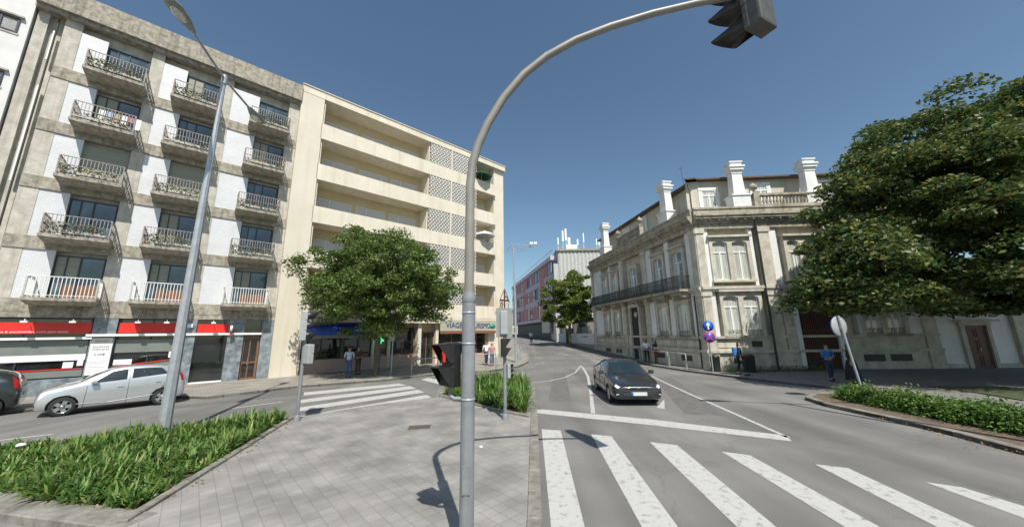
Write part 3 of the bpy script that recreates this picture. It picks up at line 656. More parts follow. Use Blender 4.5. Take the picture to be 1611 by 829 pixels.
text('sign_lettering', 'OPTICA', .28, M['whitep'], bB, (8.5, .25, 3.08), (R(90), 0, 0), .01) if False else None
gc = MB().box(-.25, .25, -.03, .03, -.08, .08).box(-.08, .08, -.029, .029, -.25, .25); gc.build('green_cross', M['greenlit'], bB, (6.55, -.1, 2.1))
# cross in diamond frame on the corner
cr_ = empty('metal_cross', (*Lp(18.0, .75), 3.75), AL); tag(cr_, 'rusty red metal cross inside a thin diamond frame on the corner of the cream block', 'cross')
MB().box(-.06, .06, -.04, .04, 0, 2.7).box(-.55, .55, -.035, .035, 1.7, 1.86).build('cross', M['darkwood'], cr_)
MB().tube([(0, 0, 2.9), (.6, 0, 1.75), (.25, 0, .0)], .03, 6).tube([(0, 0, 2.9), (-.6, 0, 1.75), (-.25, 0, .0)], .03, 6).build('diamond_frame', M['darkwood'], cr_)
# parasols on balconies
def parasol(s, z, mat, label):
    p = Matrix.Translation(Vector((OL.x, OL.y, 0))) @ Matrix.Rotation(AL, 4, 'Z') @ Vector((s, -.2, z))
    e = empty('parasol', p); tag(e, label, 'parasol', 'balcony parasols')
    MB().tube([(0, 0, -1.0), (0, 0, .5)], .02, 6).build('pole', M['whiterail'], e)
    c = MB(); vs = [(0, 0, .55)]+[(1.05*math.cos(a), 1.05*math.sin(a), .12) for a in [k*math.pi/4 for k in range(8)]]+[(0, 0, .5)]+[(1.03*math.cos(a), 1.03*math.sin(a), .0) for a in [k*math.pi/4 for k in range(8)]]
    c.add(vs, [(0, 1+k, 1+(k+1) % 8) for k in range(8)]+[(9, 10+(k+1) % 8, 10+k) for k in range(8)]+[(1+k, 10+k, 10+(k+1) % 8, 1+(k+1) % 8) for k in range(8)])
    c.build('canopy', mat, e)
parasol(15.6, 17.6, pbr('green_canvas', (.02, .11, .06), None), 'dark green parasol on the top right balcony of the cream block')
parasol(16.0, 11.6, M['c_white'], 'pale parasol on a middle right balcony of the cream block')
# laundry
lp = Matrix.Translation(Vector((OL.x, OL.y, 0))) @ Matrix.Rotation(AL, 4, 'Z') @ Vector((8.9, -.34, 8.0))
la = empty('laundry', lp, AL); tag(la, 'white washing hung on the balcony of the cream block above the tree', 'laundry')
for i in range(4): MB().prism([(i*.22, 0), (i*.22+.2, 0), (i*.22+.2, .9-.1*i), (i*.22, .9)], -.02, 0, 'y').build('cloth', M['c_white'] if i % 2 == 0 else M['c_navy'], la)

# ================================================================ MANSION
OM = Vector((12.061, 21.793, 0)); aN = math.atan2(-.06, .998)
mn = empty('mansion', tuple(OM)); tag(mn, 'old two storey granite and white plaster mansion with tall chimneys on the corner', 'building')
TN = Matrix.Rotation(aN, 4, 'Z'); aM = math.atan2(-.986, .1665); TM = Matrix.Rotation(aM, 4, 'Z')
def quoin(m, x0, x1, y0, y1, z0, z1, st=.42):
    z = z0; k = 0
    while z < z1-.01:
        d = .015 if k % 2 else 0; zz = min(z+st, z1); m.box(x0-d, x1+d, y0-.0, y1, z+.012, zz-.012); z = zz; k += 1
# cores
MB().prism([tuple((TM @ Vector((-17.6, .35, 0)))[:2]), tuple((TM @ Vector((-.2, .35, 0)))[:2]), tuple((TN @ Vector((.2, .35, 0)))[:2]), tuple((TN @ Vector((13.3, .35, 0)))[:2]), (14, 17), (0, 18)], -.3, 10.0).build('wall', M['stone'], mn)
def facade(T, x0, x1, pil, wins, sections, nm):
    # sections of plaster, pilasters, courses, cornices
    p = MB(T)
    for a, b in sections: p.box(a, b, .06, .35, 2.0, 4.9).cut(); p.box(a, b, .06, .35, 5.2, 9.0).cut()
    p.build('plaster_field', M['plaster'], mn)
    s = MB(T)
    for a, b in pil: s.box(a, b, -.06, .35, .0, 9.0); s.box(a-.06, b+.06, -.12, .35, 4.6, 4.9); s.box(a-.06, b+.06, -.12, .35, 8.7, 9.0); s.box(a-.05, b+.05, -.1, .35, -.3, 1.2); s.cut()
    s.build('pilaster', M['stone'], mn)
    s = MB(T); s.box(x0, x1, .0, .35, -.5, 1.12); s.box(x0, x1, .03, .35, 1.12, 1.98)
    s.build('plinth', M['stone'], mn)
    s = MB(T); s.box(x0, x1, -.16, .35, 1.12, 1.27); s.box(x0, x1, -.14, .36, 1.98, 2.12)
    s.box(x0, x1, -.15, .36, 4.9, 5.02); s.box(x0, x1, -.22, .36, 5.02, 5.2); s.build('string_course', M['stone'], mn)
    s = MB(T); s.box(x0, x1, -.08, .4, 9.0, 9.35); s.box(x0-.0, x1, -.2, .4, 9.35, 9.5); s.box(x0, x1, -.42, .4, 9.62, 9.78); s.box(x0, x1, -.5, .42, 9.78, 9.9); s.box(x0, x1, -.3, .38, 9.5, 9.62)
    s.box(x0, x1, -.2, .3, 9.9, 10.3); s.box(x0, x1, -.26, .34, 10.3, 10.42)
    x = x0+.3
    while x < x1: s.box(x, x+.14, -.36, -.2, 9.5, 9.62); x += .55
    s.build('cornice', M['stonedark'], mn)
def surround(T, cx, w, z0, z1, kind='tall', rail=True, n=1, hood=True):
    half = w/2; s = MB(T); t = .2
    xs = [(cx-half, cx+half)] if n == 1 else [(cx-half, cx-.16), (cx+.16, cx+half)]
    s.box(cx-half-t, cx-half, -.02, .34, z0, z1); s.box(cx+half, cx+half+t, -.02, .34, z0, z1); s.box(cx-half-t, cx+half+t, -.02, .34, z1, z1+.25)
    if n == 2: s.box(cx-.16, cx+.16, -.01, .33, z0, z1)
    s.box(cx-half-t-.05, cx+half+t+.05, -.14, .34, z0-.14, z0)
    if hood: s.box(cx-half-t-.08, cx+half+t+.08, -.2, .33, z1+.25, z1+.38)
    for a, b in xs:                      # shallow segmental head
        k = 6; pts = [(a, z1)]+[(a+(b-a)*i/k, z1-.12*(1-math.sin(math.pi*i/k))) for i in range(k+1)]+[(b, z1)]
        s.prism(pts, -.015, .2, 'y')
    s.build('window_surround', M['stone'], mn)
    for a, b in xs:
        loc = T @ Vector((a, .16, z0)); rz = aM if T is TM else aN
        wn = window(kind, b-a, z1-z0, mn, tuple(loc), rz)
        if rail:
            r = MB(); W = b-a; r.box(0, W, -.1, -.08, .3, .33); r.box(0, W, -.1, -.08, .02, .05)
            for i in range(9): x = W*(i+.5)/9; r.tube([(x, -.09, .04), (x+(.03 if i % 2 else -.03), -.09, .17), (x, -.09, .31)], .009, 5)
            r.build('window_rail', M['iron'], wn)
# side facade M (shaded)
facade(TM, -17.65, .02, [(-.55, .0), (-6.75, -6.2), (-10.6, -10.05), (-17.6, -17.1)], None, [(-6.2, -5.5), (-1.15, -.55), (-3.6, -3.1), (-11.0, -10.6), (-17.1, -15.2), (-13.35, -12.95)], 'M')
for cx in (-4.5, -2.15, -12.0, -14.25): surround(TM, cx, 1.15, 2.12, 4.3, 'tall', True, 1, False)
for i, cx in enumerate((-4.5, -2.15, -8.4, -12.0, -14.25)): surround(TM, cx, 1.15, 5.25, 8.0, 'tallopen' if i < 3 else 'tall', False, 1, i != 2)
dk = MB(TM); dk.box(-9.3, -9.05, -.2, .3, 0, 4.6); dk.box(-7.7, -7.45, -.2, .3, 0, 4.6); dk.box(-9.3, -7.45, -.24, .3, 4.5, 4.8); dk.build('door_surround', M['stone'], mn)
dd = MB(TM).box(-9.05, -7.7, -.03, .3, 0, 3.1).box(-9.05, -7.7, -.06, .3, 3.1, 3.25).box(-9.05, -7.7, -.02, .3, 3.25, 4.5).build('door', M['seam'], mn)
mdl = MB(TM @ Matrix.Translation((-8.37, -.02, 3.9)) @ Matrix.Rotation(R(90), 4, 'X')); mdl.lathe([(.02, 0), (.24, 0), (.24, .05), (.02, .05)], n=20); mdl.build('oval_light', M['curtain'], dd)
bl = MB(TM); bl.box(-15.9, -1.0, -.85, 0, 5.04, 5.19)
for x in (-15.6, -13.2, -11, -9.6, -7.2, -5.6, -3.3, -1.3): bl.box(x-.1, x+.1, -.6, 0, 4.7, 5.04)
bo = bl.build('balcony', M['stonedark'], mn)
rl = MB(TM); rl.box(-15.9, -1.0, -.84, -.8, 6.05, 6.1); rl.box(-15.9, -1.0, -.83, -.81, 5.27, 5.3); rl.box(-15.9, -1.0, -.83, -.81, 5.8, 5.82)
x = -15.85
while x < -1.0: rl.box(x-.012, x+.012, -.832, -.808, 5.19, 6.05); x += .1
x = -15.8
while x < -1.2: rl.tube([(x, -.82, 5.32), (x+.1, -.82, 5.55), (x+.2, -.82, 5.32), (x+.1, -.82, 5.78), (x, -.82, 5.32)], .018, 5); x += .3
for e in (-15.88, -1.02):
    rl.box(e-.015, e+.015, -.82, 0, 6.05, 6.1)
    for k in range(8): rl.box(e-.012, e+.012, -.8+k*.1, -.78+k*.1, 5.19, 6.05)
rl.build('railing', M['iron'], bo)
v = MB(TM)
for cx in (-5.2, -2.2, -12, -14.3): v.box(cx-.55, cx+.55, -.012, .1, .5, .86).cut()
v.build('basement_vent', M['iron'], mn)
pn = MB(TM)
for a, b in ((-6.1, -3.4), (-3.2, -.7), (-13, -10.8), (-16.9, -13.3)):
    pn.box(a, b, .005, .1, 1.4, 1.43); pn.box(a, b, .005, .1, 1.83, 1.86); pn.box(a, a+.03, .005, .1, 1.43, 1.83); pn.box(b-.03, b, .005, .1, 1.43, 1.83)
pn.build('panel_moulding', M['stonedark'], mn)
# front facade N (sunlit)
facade(TN, -.02, 13.35, [(.0, .5), (3.95, 4.6), (8.0, 8.5), (12.6, 13.3)], None, [(.5, .82), (3.42, 3.62), (4.6, 5.1), (9.0, 9.3), (11.9, 12.6)], 'N')
surround(TN, 2.08, 2.15, 5.6, 8.15, 'tall', False, 2); surround(TN, 2.3, 2.15, 2.14, 4.6, 'tall', True, 2)
surround(TN, 6.5, 1.7, 5.6, 8.1, 'tall', False, 2); surround(TN, 10.5, 2.2, 5.6, 8.1, 'tall', False, 2); surround(TN, 10.5, 2.2, 2.14, 4.6, 'tall', True, 2)
# rusticated arch bay
ar = MB(TN); acx, ar_r, azs = 6.55, 1.05, 3.75
for z in np.arange(0, 4.8, .34):
    zt = min(z+.32, 4.88)
    h = math.sqrt(max(0, (ar_r+.28)**2-max(0, zt-azs)**2)) if zt > azs else ar_r+.28
    ar.box(4.66, acx-h, -.09, .35, z, zt)
ar.cut()
for z in np.arange(0, 4.8, .34):
    zt = min(z+.32, 4.88)
    h = math.sqrt(max(0, (ar_r+.28)**2-max(0, zt-azs)**2)) if zt > azs else ar_r+.28
    ar.box(acx+h, 7.95, -.09, .35, z, zt)
ar.build('rusticated_blocks', M['stone'], mn)
ac = MB(TN)
outer = [(acx-ar_r-.26, -.1)]+[(acx-(ar_r+.26)*math.cos(math.pi*i/14), azs+(ar_r+.1)*math.sin(math.pi*i/14)) for i in range(15)]+[(acx+ar_r+.26, -.1)]
inner = [(acx-ar_r, -.1)]+[(acx-ar_r*math.cos(math.pi*i/14), azs+(ar_r-.15)*math.sin(math.pi*i/14)) for i in range(15)]+[(acx+ar_r, -.1)]
for i in range(len(outer)-1):
    a, b, c, d = outer[i], outer[i+1], inner[i+1], inner[i]
    ac.add([(a[0], -.16, a[1]), (b[0], -.16, b[1]), (c[0], -.16, c[1]), (d[0], -.16, d[1]), (a[0], .35, a[1]), (b[0], .35, b[1]), (c[0], .35, c[1]), (d[0], .35, d[1])],
           [(0, 1, 2, 3), (4, 7, 6, 5), (0, 4, 5, 1), (3, 2, 6, 7)])
ac.build('arch_moulding', M['plaster'], mn)
ag = MB(TN); ag.prism(inner, -.02, .03, 'y'); gate = ag.build('gate', M['seam'], mn)
g2 = MB(TN)
for k in range(-8, 9): g2.box(acx+k*.12-.02, acx+k*.12+.02, -.06, -.03, .05, azs+.1)
for z in (.1, 1.2, 2.4, 3.7): g2.box(acx-ar_r, acx+ar_r, -.07, -.02, z, z+.06)
g2.build('gate_bars', pbr('red_brown_ironwork', (.09, .03, .02), (.13, .05, .035), 9, .6), gate)
v = MB(TN); [v.box(*q).cut() for q in ((2.6, 3.2, -.012, .1, 1.45, 1.8), (1.4, 2.4, -.012, .1, .5, .85), (8.9, 10.1, -.012, .1, .55, .95), (10.4, 11.6, -.012, .1, .55, .95))]; v.build('basement_vent', M['iron'], mn)
pn = MB(TN)
for a, b in ((.6, 2.4), (.6, 1.2)): pn.box(a, b, .005, .1, 1.4, 1.43); pn.box(a, b, .006, .1, 1.83, 1.86)
pn.build('panel_moulding', M['stonedark'], mn)
MB(TN).tube([(3.76, -.32, 9.6), (3.78, -.2, 9.2), (3.78, -.2, .1)], .06, 8).tube([(.42, 1.1, 12.6), (.42, .9, 12.2), (.42, .9, 10.3)], .05, 8).build('downpipe', M['iron'], mn)
MB(TM).tube([(-.62, -.12, 4.7), (-.62, -.12, .1)], .05, 8).build('downpipe', M['iron'], mn)
# balustrade with urns
def balus(T, a, b, y, z):
    s = MB(T); s.box(a, b, y-.14, y+.14, z, z+.12); s.box(a, b, y-.16, y+.16, z+.72, z+.86)
    for e in (a, b-.35): s.box(e, e+.35, y-.17, y+.17, z, z+.9)
    n = int((b-a-.7)/.21)
    for i in range(n):
        x = a+.35+(b-a-.7)*(i+.5)/n
        s.lathe([(.07, .12), (.045, .17), (.085, .33), (.04, .55), (.035, .62), (.07, .72)], (x, y, z), 8)
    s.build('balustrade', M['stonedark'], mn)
balus(TN, 3.95, 8.6, -.05, 10.42); balus(TM, -10.6, -6.2, -.05, 10.42)
def urn(T, x, y, z):
    MB(T).lathe([(.12, 0), (.13, .05), (.05, .12), (.06, .18), (.22, .35), (.26, .5), (.2, .55), (.14, .62), (.04, .7), (.03, .78)], (x, y, z), 12).build('urn', M['stonedark'], mn)
urn(TN, 4.1, -.05, 11.32); urn(TM, -10.4, -.05, 11.32); urn(TM, -6.4, -.05, 11.32)
# attic storey
A0 = TM @ Vector((-17.2, 1.5, 0)); A1 = TM @ Vector((-.9, 1.5, 0)); A2 = TN @ Vector((.35, 1.3, 0)); A3 = TN @ Vector((13.2, 1.3, 0))
MB().prism([A0[:2], A1[:2], A2[:2], A3[:2], (14, 16), (2, 17)], 9.9, 12.9).build('attic_wall', M['attic'], mn)
E0 = TM @ Vector((-17.6, .95, 0)); E1 = TM @ Vector((-.5, .95, 0)); E2 = TN @ Vector((.1, .85, 0)); E3 = TN @ Vector((13.6, .85, 0))
rf = MB().prism([E0[:2], E1[:2], E2[:2], E3[:2], (14.4, 16.5), (2, 17.5)], 12.9, 13.0).build('roof', M['roof'], mn)
for T, x, z0 in ((TN, 1.35, 10.75), (TN, 4.9, 11.0), (TN, 9.5, 11.0), (TM, -8.9, 11.1), (TM, -12, 11.1)):
    y = 1.28 if T is TN else 1.48
    MB(T).box(x-.2, x, y-.08, y+.05, z0-.2, z0+1.45).box(x+1.0, x+1.2, y-.08, y+.05, z0-.2, z0+1.45).box(x-.2, x+1.2, y-.1, y+.05, z0+1.45, z0+1.65).box(x-.3, x+1.3, y-.12, y+.05, z0-.35, z0-.2).build('window_surround', M['plaster'], mn)
    window('tall', 1.0, 1.45, mn, tuple(T @ Vector((x, y-.03, z0))), aN if T is TN else aM)
def chimney(T, x, y, z0, z1, w=.78, d=.62, wm=None):
    c = MB(T); c.box(x-w/2-.18, x+w/2+.18, y-d/2-.12, y+d/2+.12, z0, z0+1.0); c.box(x-w/2-.24, x+w/2+.24, y-d/2-.18, y+d/2+.18, z0+1.0, z0+1.1)
    a, b = w/2, w/2*.8; zt = z1-.75
    c.add([(x-a, y-d/2, z0+1.1), (x+a, y-d/2, z0+1.1), (x+a, y+d/2, z0+1.1), (x-a, y+d/2, z0+1.1), (x-b, y-d/2*.85, zt), (x+b, y-d/2*.85, zt), (x+b, y+d/2*.85, zt), (x-b, y+d/2*.85, zt)],
          [(0, 1, 5, 4), (1, 2, 6, 5), (2, 3, 7, 6), (3, 0, 4, 7), (4, 5, 6, 7)])
    for e, za, zb in ((.04, zt-.12, zt-.05), (.06, zt, zt+.12), (.14, zt+.12, zt+.3), (.2, zt+.3, zt+.42), (.06, zt+.42, zt+.66), (.12, zt+.66, zt+.75)): c.box(x-b-e, x+b+e, y-d/2*.85-e, y+d/2*.85+e, za, zb)
    o = c.build('chimney', M['plaster'], mn)
chimney(TN, 3.2, .25, 10.2, 13.7); chimney(TN, 7.9, .25, 10.2, 13.7); chimney(TM, -3.1, .3, 10.2, 13.7); chimney(TM, -14.0, .3, 10.2, 13.9)
MB(TN).tube([(.6, 2, 12.9), (.5, 2, 14.4)], .015, 5).tube([(.3, 2, 14.3), (.7, 2, 14.35)], .01, 4).build('aerial', M['iron'], mn)

# ---- right annex with brown door
axn = empty('garden_house', tuple(Vector(OM)+TN @ Vector((13.35, 0, 0))), aN); tag(axn, 'low white rendered house with a brown panelled door right of the mansion', 'building')
MB().box(.0, 5.6, .25, 8, -.6, 6.2).build('wall', M['plaster'], axn)
MB().box(0, 1.4, .15, .25, -.5, .35).box(3.2, 4.4, .15, .25, -.5, .35).box(4.4, 5.5, .05, .3, -.5, 6.2).box(-.05, .15, .1, .3, -.5, 6.2).box(0, 5.7, -.0, .3, 6.2, 6.5).build('stone_trim', M['stone'], axn)
MB().box(1.45, 1.68, .1, .3, -.4, 2.55).box(2.9, 3.12, .1, .3, -.4, 2.55).box(1.4, 3.2, .1, .3, 2.55, 2.75).box(1.25, 3.4, -.15, .3, 2.75, 2.9).build('door_surround', M['stone'], axn)
dd = MB().box(1.68, 2.9, .2, .24, -.4, 2.55); dd2 = dd.build('door', M['darkwood'], axn)
dp = MB()
for a, b in ((1.78, 2.24), (2.34, 2.8)):
    for z0, z1 in ((.2, .8), (.95, 1.7), (1.85, 2.35)): dp.box(a, b, .175, .2, z0, z0+.04).box(a, b, .175, .2, z1-.04, z1).box(a, a+.04, .175, .2, z0+.04, z1-.04).box(b-.04, b, .175, .2, z0+.04, z1-.04)
dp.build('door_panels', M['darkwood'], dd2); MB().tube([(2.3, .15, 1.05), (2.3, .15, 1.25)], .015, 6).build('handle', M['rim'], dd2)
gw = empty('boundary_wall', tuple(Vector(OM)+TN @ Vector((19.0, 0, 0))), aN); tag(gw, 'white boundary wall with stone coping at the right edge', 'wall')
MB().box(.0, 14, .2, .6, -.6, 3.3).build('wall', M['plaster'], gw); MB().box(-.0, 14, .12, .68, 3.3, 3.45).build('coping', M['stone'], gw); MB().box(0, 14, .1, .2, -.6, .4).build('plinth', M['stone'], gw)

# ---- beyond the mansion: wall with gate, purple building, corrugated building
def Mp(s, y=0): return tuple((Vector(OM)+TM @ Vector((-s, y, 0)))[:2])
fw = empty('street_wall', (*Mp(31.3), .6), aM); tag(fw, 'low white street wall with railings and a dark gate beyond the mansion', 'wall')
MB().box(0, 3.6, 0, .3, -.5, 1.7).box(5.6, 13.4, 0, .3, -.7, 1.7).build('wall', M['white'], fw)
MB().box(0, 3.6, -.03, .05, -.5, .5).box(5.6, 13.4, -.03, .05, -.8, .5).build('plinth', M['stonedark'], fw)
MB().box(3.6, 5.6, .1, .16, -.5, 1.9).build('gate', M['iron'], fw)
MB().box(3.45, 3.7, -.05, .35, -.5, 2.4).box(5.5, 5.75, -.05, .35, -.5, 2.4).build('gate_post', M['stonedark'], fw)
fr = MB(); x = .1
while x < 13.3:
    if not 3.4 < x < 5.8: fr.box(x-.02, x+.02, .13, .17, 1.7, 3.2)
    x += .2
fr.box(0, 3.5, .12, .18, 3.0, 3.05); fr.box(5.75, 13.4, .12, .18, 3.0, 3.05); fr.build('railing', M['iron'], fw)
txt = text('small_lettering', 'ESTACIONAMENTO', .22, M['textdark'], fw, (10.6, -.012, 1.25), (R(90), 0, 0), .004)

pb = empty('office_building', (*Mp(72), 1.4), aM); tag(pb, 'long office building clad in purple and coral panels up the street', 'building')
L_ = 38.8
MB().box(0, L_, .2, 12, 2.9, 12.6).build('core', M['purple'], pb)
MB().box(0, L_, -.3, 12.2, 12.6, 13.3).build('roof_edge', M['lilac'], pb)
MB().box(0, L_, 1.2, 12, -1.2, 3.0).build('ground_floor', M['iron'], pb)
MB().box(L_-8, L_-3, -.0, .3, 1.0, 2.9).build('signboard', M['beige'], pb)
MB().box(0, L_, -.06, .2, 6.0, 7.1).box(0, L_, -.06, .2, 9.3, 10.3).box(0, L_, -.07, .2, 3.0, 3.5).build('spandrel_band', M['lilac'], pb)
cp = MB(); cq = MB(); i = 0; x = .2
pat = [1, 0, 2, 0, 1, 0, 0, 2, 1, 0, 2, 0, 0, 1, 1, 0]
while x < L_-1:
    for z0, z1 in ((3.5, 6.0), (7.1, 9.3), (10.3, 12.5)):
        k = pat[(i+int(z0)) % 16]
        if k == 1 or 16 < x < 19 or 29 < x < 33: cp.box(x, x+1.9, -.05, .2, z0, z1).cut()
        elif k == 0: cq.box(x+.2, x+1.7, -.03, .2, z0+.1, z1-.1).cut()
    x += 2.4; i += 1
cp.build('coral_panel', M['coral'], pb)
MB().box(30.5, 33.5, -.09, -.05, 3.4, 12.4).box(15, 17.2, -.09, -.05, 3.4, 12.4).build('coral_strip', M['coral'], pb)
cq.build('window', M['glass'], pb)
fn = MB(); x = 0
while x < L_: fn.box(x, x+.06, -.12, -.05, 3.2, 12.5); x += 1.2
fn.build('fins', M['lilac'], pb)
r = MB(); r.box(0, L_, .1, .15, 14.3, 14.36); x = 0
while x < L_: r.box(x, x+.05, .1, .15, 13.3, 14.3); x += 1
r.build('roof_railing', M['galv'], pb)

cb_ = empty('corrugated_building', (7.4, 53.6, 1.0)); tag(cb_, 'tall pale corrugated building with rooftop antennas behind the street tree', 'building')
w_ = MB(); n = 60
vs = [(x*.3, (-.12 if x % 2 else 0), z) for x in range(n+1) for z in (0, 14.2)]
w_.add(vs, [(2*i, 2*i+2, 2*i+3, 2*i+1) for i in range(n)]); w_.box(0, 18, .02, 10, -.5, 14.2)
vs = [((-.12 if x % 2 else 0), x*.3, z) for x in range(34) for z in (0, 14.2)]
w_.add(vs, [(2*i, 2*i+2, 2*i+3, 2*i+1) for i in range(33)])
w_.build('wall', M['corr'], cb_)
MB().box(-.3, 18.2, -.3, 10.2, 14.2, 14.5).build('roof_edge', M['concdark'], cb_)
MB().box(-.75, 0, .1, 8, -.5, 12.2).build('lower_wing', M['corr'], cb_)
for i, (x, h, wd) in enumerate(((.2, 2.2, .1), (1.0, 3.4, .14), (1.5, 3.7, .16), (2.0, 2.2, .22), (3.4, 1.9, .12), (4.4, 2.9, .1), (6.5, 1.9, .1), (6.9, 1.7, .1))):
    MB().tube([(x, 1, 14.5), (x, 1, 14.5+h)], .04, 6).bbox(x-wd, x+wd, .85, .97, 14.5+h*.45, 14.5+h, .03).build('antenna', M['whitep'], cb_)
MB().bbox(1.4, 3.2, .6, 1.6, 14.5, 15.4, .05).build('rooftop_cabinet', M['whitep'], cb_)
wg = empty('white_outbuilding', (10.6, 49.5, .9)); tag(wg, 'white outbuilding just visible behind the tree beyond the mansion', 'building')
MB().box(0, 9, 0, 6, -.5, 4.6).build('wall', M['white'], wg); MB().box(-.15, 9.1, -.15, 6.1, 4.6, 4.8).build('roof', M['roof'], wg)
# closing buildings at the end of the street
for (x, y, wd, h, mt, lb) in ((-18, 120, 16, 13, 'attic', 'distant cream building closing the far end of the street'), (-3, 135, 14, 9, 'stone', 'distant low grey building at the far end of the street')):
    e = empty('distant_building', (x, y, 1.8)); tag(e, lb, 'building'); MB().box(0, wd, 0, 10, -1, h).build('wall', M[mt], e); MB().box(-.2, wd+.2, -.2, 10.2, h, h+.3).build('roof', M['roof'], e)
    for i in range(int(wd/2.5)):
        for j in range(int(h/3)): window('plain', 1.2, 1.6, e, (.8+2.5*i, -.03, .9+3*j))

# ================================================================ STREET FURNITURE
def sig_head(par, loc, rz, nsec=3, w=.3, name='signal_head', back='sigblack', lit=None, visor='tube', board=None, long=1.0):
    """faces local -Y"""
    sh = w*1.05; H = nsec*sh
    b = MB(); b.bbox(-w/2, w/2, .0, w*.55, 0, H, .03)
    for i in range(nsec): b.bbox(-w/2-.006, w/2+.006, -.02, .05, i*sh+.01, (i+1)*sh-.01, .015)
    o = b.build(name, M[back], par, loc, rz)
    if board: MB().bbox(-board[0]/2, board[0]/2, .03, .045, -board[2], H+board[2], .006).build('back_board', M['bplate'], o)
    for i in range(nsec):
        z = (i+.5)*sh
        if visor == 'tube':
            v = MB(); r = w*.42; L = w*long; n = 18; vs = []
            for k in range(n+1):
                a = R(-60)+R(300)*k/n; ca, sa = math.cos(a-R(0)), math.sin(a)
                a = R(-50)+R(280)*k/n; ca, sa = math.cos(a), math.sin(a); ln = L*(.45+.55*(sa*.5+.5))
                for rr in (r, r-.006): vs += [(rr*ca, -.02, z+rr*sa), (rr*ca, -.02-ln, z+rr*sa)]
            fs = []
            for k in range(n):
                q = 4*k; fs += [(q, q+1, q+5, q+4), (q+2, q+6, q+7, q+3), (q+1, q+3, q+7, q+5)]
            v.add(vs, fs, True); v.build('visor', M['sigblack'], o)
            ln = MB(Matrix.Translation((0, -.022, z)) @ Matrix.Rotation(R(90), 4, 'X')); ln.lathe([(.01, .012), (r*.6, .01), (r*.93, 0)], n=20); ln.build('lens', M['lens'], o)
        else:
            v = MB(); e = w/2; L = .15
            t = .008
            v.add([(-e, -.02, z+sh*.46), (e, -.02, z+sh*.46), (e-.03, -.02-L, z+sh*.42), (-e+.03, -.02-L, z+sh*.42), (-e, -.02, z+sh*.46-t), (e, -.02, z+sh*.46-t), (e-.03, -.02-L, z+sh*.42-t), (-e+.03, -.02-L, z+sh*.42-t)], [(0, 1, 2, 3), (4, 7, 6, 5), (0, 3, 7, 4), (1, 5, 6, 2), (3, 2, 6, 7)])
            for sg in (-1, 1): v.add([(sg*e, -.02, z+sh*.46), (sg*(e-.03), -.02-L, z+sh*.42), (sg*(e-.0), -.02, z-sh*.4), (sg*(e-t), -.02, z+sh*.46), (sg*(e-.03-t), -.02-L, z+sh*.42), (sg*(e-t), -.02, z-sh*.4)], [(0, 1, 2), (3, 5, 4), (0, 3, 4, 1), (1, 4, 5, 2)])
            v.build('visor', M['sigblack'], o)
            MB().box(-e*.75, e*.75, -.026, -.02, z-sh*.38, z+sh*.38).build('lens', M['seam'], o)
            if lit == i:
                mmn = MB(); y0, y1 = -.034, -.028
                mmn.prism([(.02*math.cos(a), z+.085+.02*math.sin(a)) for a in [k*math.pi/5 for k in range(10)]], y0, y1, 'y')
                mmn.box(-.026, .026, y0, y1, z-.02, z+.06); mmn.box(-.045, -.033, y0, y1, z-.02, z+.055); mmn.box(.033, .045, y0, y1, z-.02, z+.055); mmn.box(-.027, -.006, y0, y1, z-.1, z-.02); mmn.box(.006, .027, y0, y1, z-.1, z-.02)
                mmn.build('red_figure', M['redlit'], o)
    return o
# curved mast
ms = empty('traffic_signal_mast', (-.545, 4.3, 0)); tag(ms, 'tall grey curved mast with overhead signal and red pedestrian light in the centre foreground', 'traffic light')
MB().tube([(0, 0, 0), (0, 0, 2.92), (0, 0, 3.0)], [.083, .081, .07], 24).lathe([(.15, 0), (.15, .04), (.1, .1), (.09, .25)], (0, 0, KH), 20).build('pole', M['polegrey'], ms)
MB().lathe([(.085, 2.88), (.088, 2.9), (.088, 2.93), (.085, 2.95)], (0, 0, 0), 24).build('collar', M['polegrey'], ms)
ad = Vector((3.8, -.3, 0)).normalized()
prof = [(0, 2.95), (0, 3.8), (0.0, 4.45), (.03, 4.75), (.1, 5.02), (.24, 5.35), (.47, 5.74), (.75, 6.08), (1.08, 6.35), (1.5, 6.58), (2.0, 6.76), (2.6, 6.92), (3.2, 7.03), (3.95, 7.12)]
MB().tube([(ad.x*s, ad.y*s, z) for s, z in prof], [.06, .06, .059, .059, .058, .057, .056, .055, .054, .052, .05, .048, .046, .044], 20).build('arm', pbr('arm_paint', (.21, .2, .18), (.27, .25, .22), 3, .45), ms)
sig_head(ms, (ad.x*3.9, ad.y*3.9-.02, 6.43), R(205), 3, .36, 'signal_head', 'sigdark', long=1.5)
MB().tube([(ad.x*3.9, ad.y*3.9, 7.1), (ad.x*3.9, ad.y*3.9, 6.6)], .03, 8).build('bracket', M['polegrey'], ms)
sig_head(ms, (-.27, .03, 1.87), R(-48), 2, .25, 'pedestrian_signal', 'sigblack', lit=1, visor='box')
MB().tube([(0, 0, 1.74), (-.17, .02, 1.74), (-.22, .03, 1.78), (-.22, .03, 1.88)], .028, 8).tube([(0, 0, 2.38), (-.15, .08, 2.38)], .02, 6).build('bracket', M['polegrey'], ms)
MB().bbox(-.045, .045, -.09, -.06, .75, 1.05, .006).build('inspection_door', M['polegrey'], ms)
for z in (1.74, 2.38, 2.75): MB().lathe([(.082, z-.012), (.0865, z-.01), (.0865, z+.01), (.082, z+.012)], n=24).build('clamp_band', M['galv'], ms)

